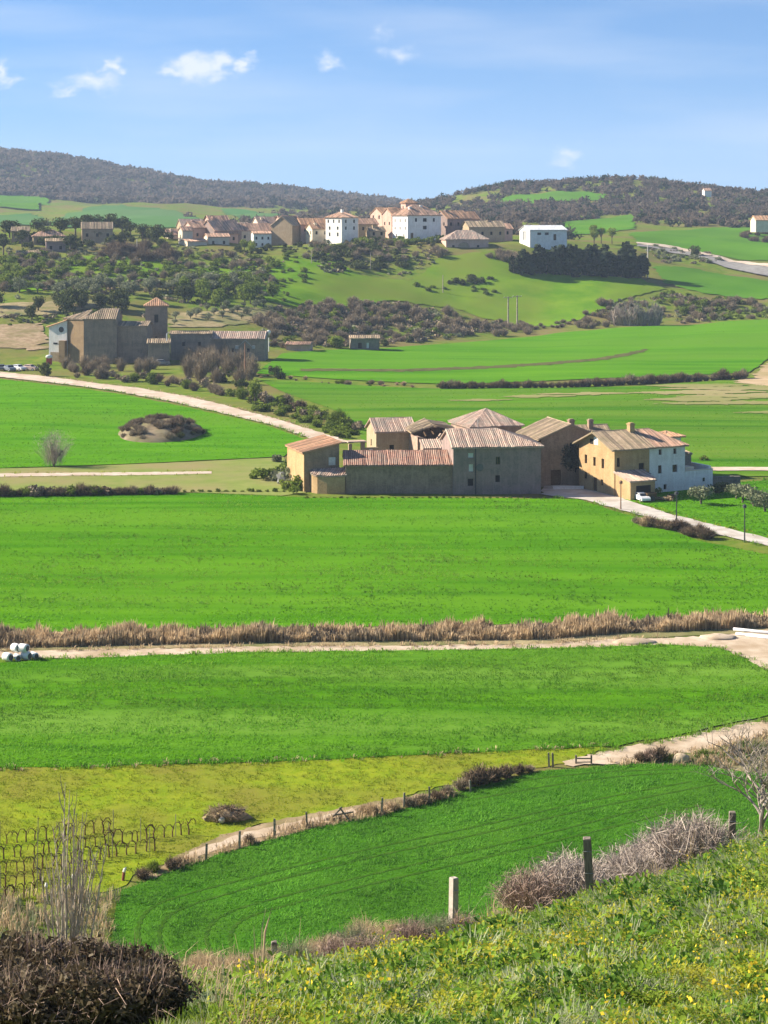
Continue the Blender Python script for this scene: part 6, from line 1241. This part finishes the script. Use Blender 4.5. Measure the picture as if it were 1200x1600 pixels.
    # pipes and spoil by the reeds
    for i, (a, b) in enumerate((((1146, 990), (1260, 1001)), ((1150, 993), (1260, 1004)), ((1166, 995), (1260, 1007)))):
        A, B = at(*a), at(*b); o = MB().tube([A + Vector((0, 0, .16 + .25 * (i == 0))), B + Vector((0, 0, .16 + .2 * (i == 0)))], .15, 9).build('pipe', plain('pipe_grey' if i != 1 else 'pipe_pale', (.55, .54, .55) if i != 1 else (.7, .68, .66), .5), None, True); tag(o, ('upper', 'middle', 'lower')[i] + ' long grey pipe lying beside the reeds at right', 'pipe')
    for lab, px, py, sx, h in (('low heap of pale gravel at the start of the wide dirt track', 992, 1004, 1.9, .36), ('heap of sandy soil under the pipe ends', 1122, 997, 1.7, .32)):
        o = MB().ball((0, 0, 0), 1, 18, 9, (sx, 1.1, h), .10).build('gravel_heap', DIRT, None, True, at(px, py)); tag(o, lab, 'heap')
    # street lamps by the farm road
    for lab, px, py, h, kind in (('brown street lamp beside the farmhouse porch', 970, 797, 3.6, 0), ('dark street lamp halfway down the farm road', 1057, 820, 3.9, 1), ('slim dark street lamp lowest on the farm road', 1163.5, 847, 4.2, 1)):
        q = at(px, py); t = thing('street_lamp', lab, 'street lamp', q); mm = (plain('lamp_brown', (.22, .12, .07)), DMETAL)[kind]
        MB().tube([(0, 0, -.2), (0, 0, .5), (0, 0, h - .3)], [.11, .08, .055], 8).build('column', mm, t); MB().tube([(0, 0, h - .3), (0, 0, h - .2), (0, 0, h)], [.06, .26, .20], 8).build('lantern', mm, t); MB().tube([(0, 0, h), (0, 0, h + .18)], [.28, .05], 8).build('hood', mm, t)
    # poles
    def pole(lab, px, py, h, r_, m, dmin=88, cross=0, name='utility_pole', wide=.0):
        q = at(px, py, dmin); t = thing(name, lab, 'pole', q); MB().tube([(0, 0, -.5), (0, 0, h * .5), (0, 0, h)], [r_, r_ * .85, r_ * .7], 8).build('shaft', m, t)
        for k in range(cross): MB().obox((-.9 - wide, 0, h - .35 - .8 * k), (.9 + wide, 0, h - .35 - .8 * k), .14, .16).build('crossarm', m, t)
        for k in range(cross):
            for s_ in (-1, 0, 1): MB().tube([(s_ * (.75 + wide), 0, h - .27 - .8 * k), (s_ * (.75 + wide), 0, h - .02 - .8 * k)], [.07, .05], 6).build('insulator', WHITEF, t)
        return t
    pole('left pole of the brown twin power poles below the green slope', 794, 514, 10.2, .26, POLE, 500, 1, wide=.5); pole('right pole of the brown twin power poles below the green slope', 808, 513, 10.4, .26, POLE, 500, 1, wide=.5)
    pole('pale power pole at right end of the cypress screen', 1012, 434, 11.5, .25, CONPOLE, 560); pole('small pole on the open slope above the low shed', 692, 458, 6, .16, POLE, 560); pole('thin pole among the bushes below the red-roofed house', 487, 412, 5, .14, POLE, 560); pole('thin pole among the shrubs below the large white house', 579, 422, 6, .14, POLE, 560); pole('pale thin pole by the dark bank on the left hill', 214, 396, 5, .14, CONPOLE, 560)
    t = pole('red-brown power pole with insulator frame in front of the abbey barn', 383, 590, 8.0, .2, mat('rust_pole', (.22, .12, .08), (.32, .19, .13), 2, kind='object'))
    for s_ in (-1, 1): MB().obox((s_ * 1.6, 0, 7.0), (0, 0, 8.6), .12, .12).build('brace', METAL, t); MB().box(s_ * 1.9 - .35, s_ * 1.9 + .35, -.2, .2, 6.6, 7.3).build('transformer_box', METAL, t)
    q = at(420, 549); t = thing('lamp_post', 'white lamp post at the right end of the abbey barn', 'lamp post', q); MB().tube([(0, 0, -.3), (0, 0, 4.6)], .13, 7).build('column', WHITEF, t); MB().ball((0, 0, 5.1), .55, 10, 6, (1, .7, 1)).build('globe', WHITEF, t)
    # cars
    def car(lab, p, rz, colr, name):
        t = thing('parked_car', lab, 'car', p, rz); t.scale = (.75, .75, .75) if 'porch' in lab else (1, 1, 1); paint = plain('paint_' + name, colr, .3, .5)
        prof = [(-2.0, .35), (-2.05, .75), (-1.85, .95), (-1.5, 1.0), (-1.15, 1.42), (.35, 1.45), (.95, 1.0), (1.75, .88), (2.0, .7), (2.0, .35)]
        m = MB(); V = []; k = len(prof)
        for y, sc in ((-.82, 1), (-.70, 1.0), (.70, 1.0), (.82, 1)): V += [(x, y * (.86 if z > 1.1 else 1), z) for x, z in prof]
        F = [tuple(range(k - 1, -1, -1)), tuple(range(3 * k, 4 * k))] + [(i * k + j, i * k + (j + 1) % k, (i + 1) * k + (j + 1) % k, (i + 1) * k + j) for i in range(3) for j in range(k)]
        m.add(V, F).build('body', paint, t)
        for s_ in (-1, 1): MB().add([(-1.2, s_ * .80, 1.03), (.8, s_ * .80, 1.03), (.3, s_ * .735, 1.38), (-1.05, s_ * .735, 1.38)], [(0, 1, 2, 3)]).build('side_window', GLASS, t)
        MB().add([(.93, -.62, 1.03), (.93, .62, 1.03), (.40, .58, 1.42), (.40, -.58, 1.42)], [(0, 1, 2, 3)]).build('windscreen', GLASS, t).location = (.03, 0, .02)
        for x in (-1.25, 1.25):
            for s_ in (-1, 1):
                wo = MB().tube([(x, s_ * .68, .33), (x, s_ * .86, .33)], .33, 12).build('wheel', DMETAL, t); MB().tube([(x, s_ * .861, .33), (x, s_ * .875, .33)], .19, 10).build('hubcap', METAL, wo)
    for i, (px, py, c, nm, lab) in enumerate(((2, 579, (.10, .11, .12), 'dark', 'dark car at the very left of the parked row'), (15, 580, (.16, .18, .21), 'blue_grey', 'blue-grey car second in the parked row by the abbey'), (29, 579, (.72, .72, .72), 'white', 'white car third in the parked row by the abbey'), (47, 579, (.62, .44, .36), 'salmon', 'pale salmon car at the right of the parked row'))):
        car(lab, at(px, py), R(-70 + 15 * i), c, nm)
    car('grey car parked on the grass below the abbey outhouse', at(253, 571), R(8), (.20, .21, .23), 'grey'); car('white car parked in front of the farmhouse porch', at(1003, 783), R(-75), (.75, .75, .74), 'white'); car('dark car parked below the terracotta village house', at(612, 381, 560), R(20), (.08, .06, .07), 'plum')
    p = at(1016, 783); t = thing('garden_cart', 'dark two-wheeled cart beside the white car', 'cart', p, R(20)); MB().box(-.7, .7, -.5, .5, .55, 1.1).build('box', WOOD, t)
    for s_ in (-1, 1): MB().tube([(0, s_ * .55, .38), (0, s_ * .66, .38)], .38, 12).build('wheel', DMETAL, t)
    MB().obox((.7, 0, .6), (1.7, 0, .3), .07, .07).build('shaft', WOOD, t)
small_things()
# ------------------------------------------------------------------ air
hz = MB().box(-5200, 5200, -60, 6980, -60, 260).build('haze', None); tag(hz, kind='stuff')
hm = bpy.data.materials.new('haze'); hm.use_nodes = True; hm.node_tree.nodes.clear()
_o = hm.node_tree.nodes.new('ShaderNodeOutputMaterial'); _v = hm.node_tree.nodes.new('ShaderNodeVolumePrincipled'); hm.node_tree.links.new(_v.outputs[0], _o.inputs['Volume'])
_v.inputs['Color'].default_value = (0.62, 0.78, 1.0, 1); _v.inputs['Density'].default_value = 0.00012; _v.inputs['Anisotropy'].default_value = 0.0
hz.data.materials.append(hm)
